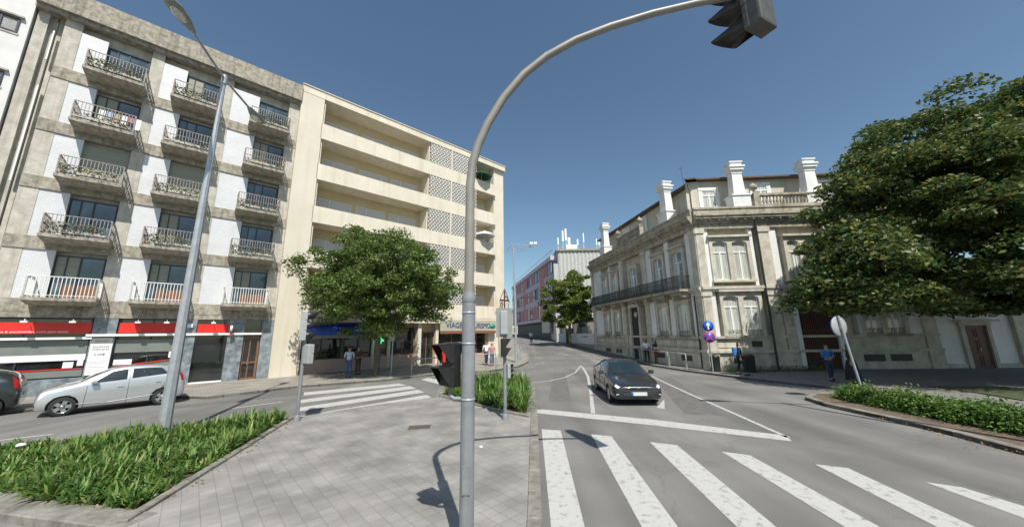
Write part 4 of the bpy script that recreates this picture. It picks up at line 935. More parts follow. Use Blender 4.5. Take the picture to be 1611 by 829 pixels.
def sig_post(name, loc, label, h):
    e = empty(name, loc); tag(e, label, 'traffic light', 'grey signal posts on the island')
    MB().tube([(0, 0, 0), (0, 0, h)], .05, 14).lathe([(.09, 0), (.09, .12), (.06, .16)], (0, 0, 0), 14).build('pole', M['polegrey'], e); return e
s1 = sig_post('traffic_signal_post', (*G(466, 668), KH-.005), 'grey signal post by the left flower bed at the end of the far zebra crossing', 3.0)
sig_head(s1, (.02, -.02, 2.25), R(115), 3, .28, 'signal_head', 'siggrey')
sig_head(s1, (.2, .02, 1.58), R(150), 2, .27, 'pedestrian_signal', 'siggrey', visor='box')
MB().tube([(0, 0, 1.55), (.2, .02, 1.55)], .02, 6).build('bracket', M['polegrey'], s1)
s2 = sig_post('traffic_signal_post', (*G(795, 666), KH-.005), 'grey signal post with a rectangular back board standing beside the middle plants', 3.1)
sig_head(s2, (.0, -.0, 2.35), R(175), 3, .22, 'signal_head', 'siggrey', board=(.48, .75, .08))
sig_head(s2, (.02, -.08, 1.72), R(95), 2, .25, 'pedestrian_signal', 'sigblack', visor='box')
sig_head(s2, (.12, .05, 1.1), R(120), 3, .13, 'repeater_signal', 'siggrey')

def lamp(loc, ax, label):
    e = empty('street_lamp', loc); tag(e, label, 'street lamp', 'double armed street lamps')
    MB().tube([(0, 0, 0), (0, 0, 3), (0, 0, 10.35)], [.135, .11, .055], 8, smooth=False).build('pole', M['galv'], e)
    MB().tube([(0, 0, 10.2), (0, 0, 10.5)], .08, 10).build('cap', M['galv'], e)
    a = Vector((*ax, 0)).normalized()
    for sg in (1, -1):
        d = a*sg; MB().tube([tuple(d*.0+Vector((0, 0, 10.38))), tuple(d*1.75+Vector((0, 0, 10.52)))], .035, 8).build('arm', M['galv'], e)
        n = Vector((-d.y, d.x, 0)); b = MB(); secs = [(1.6, .06, .05), (1.75, .1, .07), (2.05, .17, .1), (2.4, .19, .1), (2.6, .12, .06)]
        vs = []
        for t, w_, h_ in secs:
            c = d*t+Vector((0, 0, 10.52))
            for k in range(10): q = 2*math.pi*k/10; vs.append(c+n*w_*math.cos(q)+Vector((0, 0, h_*math.sin(q)*(1 if math.sin(q) > 0 else .5))))
        b.add(vs, [(i*10+j, i*10+(j+1) % 10, (i+1)*10+(j+1) % 10, (i+1)*10+j) for i in range(4) for j in range(10)], True); b.add(vs[:10], [tuple(range(10))]); b.add(vs[-10:], [tuple(range(10))])
        ho = b.build('lamp_head', M['bplate'], e)
        g = MB(); c = d*2.2+Vector((0, 0, 10.47)); g.add([c+d*(.25*math.cos(q))+n*(.13*math.sin(q)) for q in [k*math.pi/8 for k in range(16)]]+[c-Vector((0, 0, .03))+d*(.2*math.cos(q))+n*(.1*math.sin(q)) for q in [k*math.pi/8 for k in range(16)]], [(k, (k+1) % 16, 16+(k+1) % 16, 16+k) for k in range(16)]+[tuple(range(16, 32))]); g.build('lamp_glass', M['curtain'], ho)
    return e
lamp((-8.9, 9.35, 0), (.55, -2.0), 'tall galvanised lamp post with two arms rising from the left flower bed')
lamp((11.7, 5.3, 0), (.96, -.27), 'tall galvanised lamp post with two arms beyond the right edge')

# round sign seen from behind
rs = empty('round_sign', (*G(1362, 633), KH-.02)); tag(rs, 'round traffic sign seen from its pale back on a leaning pole in the right hedge', 'traffic sign')
MB().tube([(0, 0, 0), (-.36, 0, 2.85)], .038, 10).build('pole', M['galv'], rs)
T_ = Matrix.Translation((-.33, .05, 2.48)) @ Matrix.Rotation(R(12), 4, 'Z') @ Matrix.Rotation(R(90), 4, 'X')
MB(T_).lathe([(.02, 0), (.34, 0), (.35, -.01), (.35, -.03), (.02, -.03)], n=32).build('sign_back', M['siggrey'], rs)
MB(T_).lathe([(.355, -.028), (.36, -.034), (.355, -.04), (.02, -.04)], n=32).build('sign_face', M['blue'], rs)
MB().box(-.36, -.3, -.0, .03, 2.4, 2.56).build('clamp', M['galv'], rs)
# blue signs
bs = empty('sign_post', (11.56, 20.75, KH)); tag(bs, 'post with a blue arrow sign above a blue no stopping sign at the mansion corner', 'traffic sign')
MB().tube([(0, 0, 0), (0, 0, 2.95)], .035, 10).build('pole', M['galv'], bs)
def disc(par, z, r, mats, y=-.06, nm='sign_disc'):
    T_ = Matrix.Translation((0, y, z)) @ Matrix.Rotation(R(-18), 4, 'Z') @ Matrix.Rotation(R(90), 4, 'X')
    o = MB(T_).lathe([(.01, -.012), (r, -.012), (r, .0), (.01, .0)], n=32).build(nm, mats[0], par)
    MB(T_).lathe([(.01, .001), (r*.88, .001), (r*.88, .006), (.01, .006)], n=32).build('sign_field', M['blue'], o); return o, T_
o, T_ = disc(bs, 2.62, .3, [M['blue']]); MB(T_).box(-.035, .035, -.2, .08, .006, .012).add([(-.12, .04, .007), (.12, .04, .007), (0, .23, .007), (-.12, .04, .013), (.12, .04, .013), (0, .23, .013)], [(0, 2, 1), (3, 4, 5), (0, 1, 4, 3), (1, 2, 5, 4), (2, 0, 3, 5)]).build('arrow', M['whitep'], o)
o, T_ = disc(bs, 1.98, .32, [M['red']])
for a in (45, -45): MB(T_ @ Matrix.Rotation(R(a), 4, 'Z')).box(-.27, .27, -.025, .025, .006, .011+(a > 0)*.002).build('red_bar', M['red'], o)
def bin_(name, loc, lb, r=.24, h=.9, mt='c'):
    e = empty(name, loc); tag(e, lb, 'litter bin'); b = MB(); b.lathe([(r*.85, 0), (r, .1), (r*1.05, h*.85), (r*1.12, h*.87), (r*1.12, h*.93)], n=18)
    b.build('bin_body', pbr('bin_green', (.02, .03, .025), (.03, .04, .035), 9, .5), e); MB().lathe([(r*1.0, h*.93), (r*.95, h), (r*.4, h*1.05)], n=18).build('lid', M['sigblack'], e)
bin_('litter_bin', (11.95, 21.1, KH), 'dark round litter bin at the foot of the blue sign post'); 
bin_('litter_bin', (13.6, 20.6, KH), 'brown rounded litter bin in the shade against the sunlit mansion wall', .3, .95)
# guard rails
def guardrail(pts, label, mat='siggrey', grp='pavement guard rails', h=.95):
    e = empty('guard_rail', (*pts[0], gz(*pts[0])+KH)); tag(e, label, 'railing', grp)
    for a, b in zip(pts, pts[1:]):
        P = [(a[0]-pts[0][0], a[1]-pts[0][1], gz(*a)-gz(*pts[0])), (b[0]-pts[0][0], b[1]-pts[0][1], gz(*b)-gz(*pts[0]))]
        p, q = Vector(P[0]), Vector(P[1]); d = (q-p)*.04
        MB().tube([p+d, p+d+Vector((0, 0, h-.06)), p+d*1.6+Vector((0, 0, h)), q-d*1.6+Vector((0, 0, h)), q-d+Vector((0, 0, h-.06)), q-d], .034, 8).build('hoop', M[mat], e)
gp = [G(1083, 583), G(1053, 578), G(1030, 574), G(1010, 571), (10.75, 29.0)]
q0 = Vector((*G(1083, 583),)); q1 = Vector((10.9, 31.5))
def lerp(a, b, t): return (a[0]+(b[0]-a[0])*t, a[1]+(b[1]-a[1])*t)
pA = (10.82, 22.2); pB = (9.85, 33.0)
guardrail([lerp(pA, pB, k/5) for k in range(0, 6)], 'row of grey hooped guard rails along the kerb in front of the mansion')
guardrail([G(645, 593), G(690, 588), G(738, 583)], 'grey pavement rail behind the far crossing below the street tree', h=.9)
guardrail([G(738, 582), G(782, 578), G(815, 572)], 'grey pavement rail at the kerb in front of the travel shop', h=.9)
guardrail([G(816, 571), (.7, 31.5), (.6, 34)], 'grey pavement rail curving round the corner by the camera mast', h=.9)
# camera mast
cm = empty('camera_mast', (*G(812, 573), KH)); tag(cm, 'slender mast with a triangular truss arm carrying white cameras at the far corner', 'mast')
MB().tube([(0, 0, 0), (0, 0, 5), (-.12, 0, 9.9)], [.11, .09, .06], 10).build('pole', M['galv'], cm)
t = MB(); 
for a, b in (((-.15, 0, 9.9), (1.7, -.3, 9.6)), ((-.15, 0, 9.1), (1.7, -.3, 9.6)), ((-.15, 0, 9.9), (-.15, 0, 9.0)), ((-.7, .3, 9.35), (-.12, 0, 9.9)), ((-.7, .3, 9.35), (-.12, 0, 9.1)), ((-.7, .3, 9.35), (1.6, -.3, 9.6)), ((.4, -.1, 9.8), (.4, -.1, 9.3)), ((1, -.2, 9.7), (1, -.2, 9.45))): t.tube([a, b], .025, 6)
t.build('truss_arm', M['galv'], cm)
for x in (1.45, 1.8): MB().bbox(x-.15, x+.13, -.42, -.2, 9.75, 9.95, .03).tube([(x, -.3, 9.55), (x, -.3, 9.78)], .02, 6).build('camera_housing', M['whitep'], cm)
# slim post among tree
tp = empty('signal_pole', (*G(615, 593), KH)); tag(tp, 'slim grey pole on the pavement right of the street tree trunk', 'pole'); MB().tube([(0, 0, 0), (0, 0, 3.4)], .04, 8).build('pole', M['galv'], tp); MB().bbox(-.1, .1, -.08, .08, 2.0, 2.5, .02).build('box', M['galv'], tp)
# manhole
mh = empty('manhole_cover', (*G(660, 679), KH-.002), R(10)); tag(mh, 'square brown metal manhole cover in the island paving', 'manhole cover')
mb_ = MB(); mb_.box(-.28, .28, -.2, .2, 0, .006); mb_.build('cover', pbr('rusty_cover', (.06, .05, .04), (.12, .095, .075), 20, .7, .6, 60), mh)
MB().box(-.31, .31, -.23, -.2, -.01, .009).box(-.31, .31, .2, .23, -.01, .009).box(-.31, -.28, -.2, .2, -.01, .009).box(.28, .31, -.2, .2, -.01, .009).build('frame', M['kerb'], mh)
# litter
for i, (px, py, s, lb) in enumerate(((24, 737, .07, 'crumpled white bag among the leaves at the left end of the flower bed'), (243, 792, .04, 'scrap of white litter on the left kerb near the corner'), (318, 712, .035, 'scrap of white litter beside the flower bed kerb'), (757, 712, .04, 'small white scrap on the paving right of the mast'), (305, 728, .03, 'tiny white scrap on the paving beside the bed'), (735, 741, .035, 'tiny white scrap near the mast shadow'))):
    p = G(px, py); bm = bmesh.new(); bmesh.ops.create_icosphere(bm, subdivisions=2, radius=s)
    for v_ in bm.verts: v_.co = Vector((v_.co.x, v_.co.y, v_.co.z*.5))*random.uniform(.65, 1.15)
    me = bpy.data.meshes.new('litter'); bm.to_mesh(me); bm.free(); me.materials.append(M['whitep']); o = link('litter', me, None, (*p, KH+s*.35+(.3 if i == 0 else 0))); tag(o, lb, 'litter')

# ================================================================ VEGETATION
def blades(poly, n, h, seed, name, label, z0=KH, avoid=None):
    r = np.random.default_rng(seed); P = np.array(poly); lo, hi = P.min(0), P.max(0)
    def inside(q):
        c = False; j = len(P)-1
        for i in range(len(P)):
            if (P[i][1] > q[1]) != (P[j][1] > q[1]) and q[0] < (P[j][0]-P[i][0])*(q[1]-P[i][1])/(P[j][1]-P[i][1])+P[i][0]: c = not c
            j = i
        return c
    V = []; cnt = 0
    while cnt < n:
        q = lo+(hi-lo)*r.random(2)
        if not inside(q): continue
        cnt += 1; hh = h*(.5+.55*r.random()+.35*math.sin(q[0]*2.1+1)*math.sin(q[1]*1.7))*(1 if q[0] > -9.5 else max(.45, 1+(q[0]+9.5)*.25)); nb = r.integers(9, 15)
        for b in range(nb):
            a = r.random()*6.283; lean = .2+1.0*r.random(); L = hh*(.8+.5*r.random()); wd = .011+.014*r.random()
            d = np.array([math.cos(a), math.sin(a), 0]); pr = np.array([-d[1], d[0], 0]); base = np.array([q[0], q[1], z0-.05])+d*.03*r.random()
            ang = R(88)-lean*.35; pts = [base]; 
            for k in range(4): ang -= lean*.42*(k+.3)/2; pts.append(pts[-1]+(d*math.cos(ang)+np.array([0, 0, math.sin(ang)]))*L/4)
            ws = [wd*.7, wd, wd*.95, wd*.7, .002]
            for k in range(4):
                V += [pts[k]-pr*ws[k], pts[k]+pr*ws[k], pts[k+1]+pr*ws[k+1], pts[k+1]-pr*ws[k+1]]
    V = np.array(V)
    # share vertices of a blade so that each blade is one island
    n4 = len(V)//4; me = quadmesh(name, V, M['blade'])
    bm = bmesh.new(); bm.from_mesh(me); bmesh.ops.remove_doubles(bm, verts=bm.verts[:], dist=1e-5); bm.to_mesh(me); bm.free()
    me.polygons.foreach_set('use_smooth', [True]*len(me.polygons))
    o = link(name, me); tag(o, label, 'plants', kind='stuff'); return o
blades([(-6.68, 10.7), (-5.42, 5.42), (-7.3, 5.8), (-9.3, 6.5), (-12.6, 7.9), (-9.7, 9.45), (-6.95, 10.85)], 1150, .36, 3, 'strap_leaf_plants', 'bright green strap leaved plants filling the long bed on the left')
blades([G(700, 628), G(790, 651), G(827, 655), G(828, 606), G(722, 605)], 520, .62, 4, 'strap_leaf_plants', 'bright green strap leaved plants filling the small bed in the middle')

def tree(name, base, h_trunk, centre, rad, nleaf, size, mat, label, seed, r0=.18, clump=(260, .75), clip=None, shape=None, limbs=9, lobes=None, grp=None, tier=(.5, .25)):
    r = np.random.default_rng(seed); e = empty(name, base); tag(e, label, 'tree', grp)
    C = np.array(centre, float); Rd = np.array(rad, float)
    tm = MB(); top = Vector((C[0]*.15, C[1]*.15, h_trunk)); bend = Vector((r.normal()*.08, r.normal()*.08, h_trunk*.5))
    tm.tube([(0, 0, -.1), (0, 0, .15), tuple(bend), tuple(top)], [r0*1.5, r0*1.12, r0*.95, r0*.8], 12)
    cc = []; nc = clump[0]; k = 0
    while len(cc) < nc and k < 60000:
        k += 1; d = r.normal(size=3); d /= np.linalg.norm(d); q = (r.random()**.38)
        lobe = lobes[k % len(lobes)] if lobes and k % 4 == 0 else (C, Rd)
        p = np.array(lobe[0])+d*np.array(lobe[1])*q*(.9+.1*r.random())
        if p[2] < h_trunk*.75: continue
        if shape and not shape(p): continue
        if clip and not clip(p+np.array(base)): continue
        cc.append(p)
    cc = np.array(cc)
    # limbs towards a few clumps
    idx = r.choice(len(cc), min(limbs*4, len(cc)), replace=False); br = MB()
    for i in idx[:limbs]:
        p = Vector(cc[i]); mid = top.lerp(p, .45)+Vector((0, 0, .4)); br.tube([tuple(top-Vector((0, 0, .3))), tuple(mid), tuple(top.lerp(p, .92))], [r0*.5, r0*.28, r0*.08], 7)
        for j in idx[limbs:]:
            if (Vector(cc[j])-p).length < Rd.mean()*.6: br.tube([tuple(mid), tuple(mid.lerp(Vector(cc[j]), .6)+Vector((0, 0, .15))), tuple(mid.lerp(Vector(cc[j]), .95))], [r0*.2, r0*.12, r0*.04], 5)
    to = tm.build('trunk', M['bark'], e); br.build('limbs', M['bark'], to)
    per = nleaf//len(cc); off = r.normal(size=(len(cc), per, 3)); off /= np.linalg.norm(off, axis=2)[:, :, None]; off *= (r.random((len(cc), per, 1))**.5)
    cs = clump[1]*(.6+.7*r.random((len(cc), 1, 1))); off = off*cs*np.array([1, 1, tier[0]]); off[:, :, 2] -= tier[1]*(off[:, :, 0]**2+off[:, :, 1]**2)/cs[:, :, 0]
    P = (cc[:, None, :]+off).reshape(-1, 3)
    if clip:
        bw = np.array(base); keep = np.array([clip(p+bw) for p in P]); P = P[keep]
    link('crown', quadmesh('crown', leaves(P, size, r), mat), e); return e
def clipL(p):  # stay in front of the cream block
    return (p[0]-OL.x)*nL.x+(p[1]-OL.y)*nL.y > .55
tb = (*G(591, 593), KH-.02)
tree('street_tree', tb, 2.6, (.3, -.9, 5.6), (5.3, 3.8, 3.6), 85000, .15, M['leaf1'], 'broad leafy street tree in front of the cream apartment block', 11, .17, (330, .7), clipL,
     shape=lambda p: abs(p[0])/5.3+max(0, p[2]-5.0)/4.6 < 1.12)
clipR = lambda p: p[1] < 20.6 and p[2] > 2.9+.35*abs(math.sin(p[0]*1.3)) and p[0] > 12.1 and p[1] < 16.2+max(0, p[0]-14.5)*.6 and p[2] < 6.9+(p[0]-13)*1.2
tree('horse_chestnut_tree', (24.4, 15.0, KH), 4.0, (.0, .0, 7.8), (10.7, 5.4, 6.2), 340000, .19, M['leaf2'], 'huge dark chestnut tree overhanging the pavement on the right', 21, .42, (820, 1.15), clip=clipR, limbs=6, tier=(.3, .42),
     shape=lambda p: p[2] > 3.0, lobes=[((2.5, .5, 9.5), (5.5, 3.5, 3.6)), ((-9.6, -.6, 5.0), (2.3, 2.0, 2.0)), ((-6.5, .3, 4.5), (4.0, 3.4, 1.4)), ((-10.3, .0, 4.2), (1.6, 1.6, 1.1)), ((-2, -2.5, 5.0), (6, 2.5, 2.0))])
tree('street_tree', (7.4, 45.5, .7), 3.2, (.1, .0, 6.1), (4.2, 2.8, 4.0), 46000, .24, M['leaf3'], 'yellow green street tree beyond the far end of the mansion', 31, .2, (150, .75))
# shrubs of the right hedge
sh_me = [quadmesh('foliage', leaves(np.vstack([np.random.default_rng(50+k).normal(size=(1500, 3))*np.array([.17, .17, .12])+np.array([0, 0, .24]), np.random.default_rng(70+k).normal(size=(500, 3))*np.array([.24, .24, .07])+np.array([0, 0, .12])]), .075, np.random.default_rng(90+k)), M['shrub']) for k in range(4)]
stem = MB().tube([(0, 0, -.05), (.02, 0, .2)], .02, 6).mesh('stem', M['bark'])
hp0, hp1 = Vector(G(1330, 632)), Vector(G(1625, 690)); nsh = 15
for row, cntr in ((0, nsh), (1, nsh-2)):
    for i in range(cntr+4):
        t_ = (i+.3+random.uniform(-.2, .2))/nsh; p = hp0.lerp(hp1, t_)+Vector((.35, .42))*(row*.95)+Vector((random.uniform(-.08, .08),)*2)
        e = empty('shrub', (p.x, p.y, KH-.02), random.random()*6); s_ = random.uniform(.75, 1.15)*(.72 if i == 0 else 1); e.scale = (s_, s_, s_*random.uniform(.8, 1.1))
        tag(e, 'low bright green leafy shrub in the hedge on the right traffic island', 'shrub', 'shrubs in the right hedge')
        link('foliage', sh_me[(i+row*2) % 4], e); link('stem', stem, e)
gr = quadmesh('wall_foot_weeds', leaves(np.stack([np.random.default_rng(1).random(1500)*6+12.4, 21.15-np.random.default_rng(2).random(1500)**2*.7, KH+np.random.default_rng(3).random(1500)**2*.28], 1), .09, np.random.default_rng(4)), M['shrub'])
tag(link('wall_foot_weeds', gr), 'low weeds growing along the foot of the sunlit mansion wall', 'weeds', kind='stuff')
# fallen leaves
fr_ = np.random.default_rng(8); pts = []
for (a, b, n_) in ((G(215, 822), G(455, 670), 110), (G(10, 772), G(200, 828), 90), (G(600, 606), G(700, 598), 40), (G(1300, 645), G(1611, 724), 80)):
    t_ = fr_.random(n_)[:, None]; pts.append(np.hstack([np.array(a)*(1-t_)+np.array(b)*t_+fr_.normal(size=(n_, 2))*.12, np.full((n_, 1), KH+.012)]))
dl = quadmesh('fallen_leaves', leaves(np.vstack(pts), .05, fr_, .6, 4), leafmat('dry_leaves', [(.2, .1, .04), (.3, .2, .08), (.12, .07, .03)], .1))
tag(link('fallen_leaves', dl), 'dry brown leaves scattered along the bed kerbs', 'leaves', kind='stuff')

# ================================================================ CARS
def cr1(P, u):
    n = len(P); i = min(int(u), n-2); t = u-i
    a, b, c, d = P[max(i-1, 0)], P[i], P[i+1], P[min(i+2, n-1)]
    return .5*((2*b)+(c-a)*t+(2*a-5*b+4*c-d)*t*t+(3*b-a-3*c+d)*t**3)
class Car:
    def __init__(s, st, name, loc, rz, label, paint, wheel_x, wr=.3, track=None, grp=None):
        s.st = np.array(st, float); s.paint = paint; s.W = s.st[:, 4].max()
        s.root = empty(name, loc, rz); tag(s.root, label, 'car', grp)
        rows = []
        for x, zl, zb, zt, wm, wb, wt in s.st:
            hg = zt-zb
            rows.append([(x, 0, zl), (x, wm*.8, zl), (x, wm*.96, zl+.08), (x, wm, zl+(zb-zl)*.5), (x, wb, zb), (x, wt, zt-min(.07, hg*.3)), (x, wt*.72, zt-min(.018, hg*.08)), (x, 0, zt)])
        s.R = np.array(rows); s.wx = wheel_x; s.wr = wr
    def S(s, u, v, sg=1, off=0):
        e = 1e-3
        f = lambda u, v: cr1([cr1(list(s.R[i]), v) for i in range(len(s.R))] if False else s.rowv(v), u)
        p = f(u, v)
        if off:
            n_u = len(s.R)-1; u2 = u+e if u < n_u-.01 else u-e; v2 = v+e if v < 6.99 else v-e
            du = (f(u2, v)-p)*(1 if u2 > u else -1); dv = (f(u, v2)-p)*(1 if v2 > v else -1); n = np.cross(dv, du); n /= (np.linalg.norm(n)+1e-12)
            if n[1]*1+n[2]*.6 < 0 and v > 1.5 and abs(n[0]) < .9: n = -n
            if s.fix(p, n): n = -n
            p = p+n*off
        p = np.array(p); p[1] *= sg; return p
    def fix(s, p, n):
        c = np.array([s.st[:, 0].mean(), 0, .6]); return np.dot(p-c, n) < 0
    def rowv(s, v):
        key = round(float(v), 4)
        if not hasattr(s, '_c'): s._c = {}
        if key not in s._c: s._c[key] = [cr1(list(s.R[i]), v) for i in range(len(s.R))]
        return s._c[key]
    def u(s, x): return float(np.interp(x, s.st[:, 0], np.arange(len(s.st))))
    def patch(s, name, cs, mat, parent=None, sgs=(1, -1), off=.004, n=10, nn=8, thick=True):
        """cs: four (x, v) corners, bilinear"""
        for sg in sgs:
            mb = MB(); g = []
            for i in range(n+1):
                for j in range(nn+1):
                    a, b = i/n, j/nn; x = (cs[0][0]*(1-a)+cs[1][0]*a)*(1-b)+(cs[3][0]*(1-a)+cs[2][0]*a)*b; v = (cs[0][1]*(1-a)+cs[1][1]*a)*(1-b)+(cs[3][1]*(1-a)+cs[2][1]*a)*b
                    g.append(s.S(s.u(x), v, sg, off))
            k = nn+1; mb.add(g, [(i*k+j, (i+1)*k+j, (i+1)*k+j+1, i*k+j+1) for i in range(n) for j in range(nn)], True)
            mb.build(name, mat, parent or s.root)
    def cpatch(s, name, x0, x1, v0, mat, off=.004, n=10, nn=9):       # across the centre line (windscreen, rear glass, bonnet)
        mb = MB(); g = []; k = 2*nn+1
        for i in range(n+1):
            for j in range(-nn, nn+1):
                b = 1-abs(j)/nn; x = x0+(x1-x0)*i/n; v = v0+(7-v0)*b; g.append(s.S(s.u(x), v, 1 if j >= 0 else -1, off))
        mb.add(g, [(i*k+j, (i+1)*k+j, (i+1)*k+j+1, i*k+j+1) for i in range(n) for j in range(k-1)], True); return mb.build(name, mat, s.root)
    def seam(s, pts, sgs=(1, -1), w=.006, mat='seam', name='panel_gap', off=.002):
        mb = MB()
        for sg in sgs:
            for (xa, va), (xb, vb) in zip(pts, pts[1:]):
                n = 8; q = [s.S(s.u(xa+(xb-xa)*i/n), va+(vb-va)*i/n, sg, off) for i in range(n+1)]; mb.tube([tuple(p) for p in q], w, 5, True)
        return mb.build(name, M[mat], s.root)
    def body(s):
        ns = len(s.R); U = np.linspace(0, ns-1, (ns-1)*7+1); Vv = np.linspace(0, 7, 36); bm = bmesh.new(); grid = []
        for uu in U:
            row = []
            half = [s.S(uu, vv) for vv in Vv]
            ring = [bm.verts.new(p) for p in half]+[bm.verts.new((p[0], -p[1], p[2])) for p in half[-2:0:-1]]
            grid.append(ring)
        k = len(grid[0])
        for a, b in zip(grid, grid[1:]):
            for j in range(k): bm.faces.new((a[j], a[(j+1) % k], b[(j+1) % k], b[j]))
        bm.faces.new(grid[0][::-1]); bm.faces.new(grid[-1])
        bmesh.ops.recalc_face_normals(bm, faces=bm.faces[:])
        for f in bm.faces: f.smooth = len(f.verts) == 4
        me = bpy.data.meshes.new('body'); bm.to_mesh(me); bm.free(); me.materials.append(s.paint); me.materials.append(M['plastic'])
        o = link('body', me, s.root); ct = MB(); ct.m = 0
        for x in s.wx:
            for sg in (1, -1):
                c = MB(Matrix.Translation((x, sg*(s.W-.11), s.wr)) @ Matrix.Rotation(R(90), 4, 'X')); c.lathe([(s.wr+.045, -.22), (s.wr+.045, .22)], n=32, smooth=False)
                cm_ = c.mesh('cut', M['plastic']); co = bpy.data.objects.new('cut', cm_); COL.objects.link(co); co.parent = s.root
                md = o.modifiers.new('b', 'BOOLEAN'); md.object = co; md.operation = 'DIFFERENCE'; md.solver = 'EXACT'; md.material_mode = 'TRANSFER'
                s.__dict__.setdefault('cuts', []).append(co)
        bpy.context.view_layer.update(); dg = bpy.context.evaluated_depsgraph_get(); me2 = bpy.data.meshes.new_from_object(o.evaluated_get(dg)); o.modifiers.clear(); o.data = me2; me2.name = 'body'
        for c in s.cuts: bpy.data.objects.remove(c)
        return o
    def wheels(s, spokes=5, dark=False):
        wr = s.wr
        t = MB(Matrix.Rotation(R(90), 4, 'X')); t.lathe([(wr*.66, -.09), (wr*.9, -.095), (wr, -.075), (wr, .075), (wr*.9, .095), (wr*.66, .09)], n=36, cap=False); tm = t.mesh('tyre', M['tyre'])
        rm = MB(Matrix.Rotation(R(90), 4, 'X')); rm.lathe([(wr*.68, .05), (wr*.68, .085), (wr*.63, .09), (wr*.6, .05), (wr*.6, -.0), (wr*.12, -.0)], n=36, cap=False)
        for k in range(spokes):
            a = 2*math.pi*k/spokes; T2 = Matrix.Rotation(R(90), 4, 'X') @ Matrix.Rotation(a, 4, 'Z')
            q = MB(T2); q.prism([(wr*.05, -.05), (wr*.64, -.028*(2 if spokes < 6 else 1.2)), (wr*.64, .028*(2 if spokes < 6 else 1.2)), (wr*.05, .05)], .03, .075); rm.v += [tuple(rm.T.inverted() @ (T2 @ Vector(v))) for v in []]
            n0 = len(rm.v); rm.v += [tuple(Matrix.Rotation(a, 4, 'Z') @ Vector(v)) for v in q.v]; rm.f += [tuple(n0+i for i in f) for f in q.f]; rm.mi += q.mi; rm.sm += q.sm
        rm.lathe([(.05, .03), (.05, .085), (.03, .09)], n=14); rmm = rm.mesh('rim', M['rim'])
        bk = MB(Matrix.Rotation(R(90), 4, 'X')).lathe([(.02, -.02), (wr*.62, -.02), (wr*.62, -.0), (.02, -.0)], n=20).mesh('brake_disc', M['plastic'])
        for x in s.wx:
            for sg in (1, -1):
                o = link('wheel', tm, s.root, (x, sg*(s.W-.11), wr), R(180) if sg > 0 else 0); link('rim', rmm, o); link('brake_disc', bk, o)
# silver hatchback: x=0 front
st = [(0, .34, .52, .62, .44, .42, .34), (.04, .25, .6, .72, .64, .6, .48), (.18, .2, .72, .85, .74, .7, .58), (.5, .19, .83, .97, .79, .75, .63), (.84, .19, .9, 1.06, .8, .77, .66), (1.18, .19, .94, 1.26, .8, .77, .63), (1.6, .19, .96, 1.44, .8, .77, .57), (2.05, .19, .99, 1.5, .8, .77, .56), (2.7, .19, 1.04, 1.49, .8, .77, .555), (3.15, .2, 1.07, 1.39, .8, .76, .54), (3.36, .24, 1.04, 1.27, .79, .74, .55), (3.5, .28, .94, 1.04, .76, .71, .58), (3.56, .32, .7, .8, .7, .66, .55), (3.58, .4, .6, .68, .6, .56, .48)]
fwd = (Vector(G(95, 655))-Vector(G(243, 638))).normalized()
az = math.atan2(-fwd.y, -fwd.x)     # local +x points to the rear
wf = Vector(G(95, 655)); tdir = Vector((math.cos(az), math.sin(az))); rt = Vector((-tdir.y, tdir.x))   # local +y
# the camera sees local -y side; near front wheel bottom at (0.62, -W)
W_ = .79; org = wf-tdir*.62+rt*W_
mid = (Vector(G(95, 655))+Vector(G(243, 638)))/2; org = mid-tdir*(.62+1.1)+rt*W_
car = Car(st, 'parked_car', (org.x, org.y, 0), az, 'silver five door hatchback parked in front of the red shop', M['silver'], (.62, 2.98), .3)
car.body(); car.wheels(5)
car.patch('side_window', [(1.12, 4.12), (1.98, 4.12), (1.98, 4.86), (1.58, 4.84)], M['carglass']); car.patch('side_window', [(2.1, 4.14), (3.02, 4.2), (2.82, 4.84), (2.1, 4.86)], M['carglass'])
car.cpatch('windscreen', .9, 1.52, 5.15, M['carglass']); car.cpatch('rear_window', 3.2, 3.42, 5.2, M['carglass'])
car.seam([(1.05, 1.6), (1.08, 3.9)]); car.seam([(2.04, 1.6), (2.04, 5.0)]); car.seam([(2.8, 2.6), (2.95, 3.4), (3.05, 4.1), (2.86, 4.9)]); car.seam([(1.05, 1.6), (2.75, 1.6)])
car.seam([(.3, 5.0), (.86, 5.0)], w=.004)
car.patch('headlight', [(.1, 3.5), (.42, 4.15), (.55, 4.6), (.14, 4.7)], M['headlight']); car.patch('tail_light', [(3.42, 3.6), (3.5, 3.6), (3.42, 4.8), (3.32, 4.6)], M['tail'])
car.patch('lower_grille', [(.01, 1.9), (.06, 2.2), (.05, 2.7), (.01, 2.9)], M['plastic'])
car.seam([(.9, 2.35), (1.6, 2.2), (2.7, 2.5)], w=.012, mat='silver', name='side_crease', off=0)
for sg in (1, -1):
    for x in (1.86, 2.78):
        p = car.S(car.u(x), 3.6, sg, .012); MB().bbox(p[0]-.08, p[0]+.08, p[1]-.015, p[1]+.015, p[2]-.014, p[2]+.014, .007).build('door_handle', M['silver'], car.root)
    p = car.S(car.u(1.2), 4.1, sg, 0); q = MB(); q.bbox(p[0]-.06, p[0]+.1, min(p[1]+sg*.04, p[1]+sg*.2), max(p[1]+sg*.04, p[1]+sg*.2), p[2]+.0, p[2]+.12, .035); q.build('mirror', M['silver'], car.root)
    MB().box(p[0]-.02, p[0]+.03, min(p[1]-.02*sg, p[1]+.06*sg), max(p[1]-.02*sg, p[1]+.06*sg), p[2]-.0, p[2]+.03).build('mirror_arm', M['plastic'], car.root)
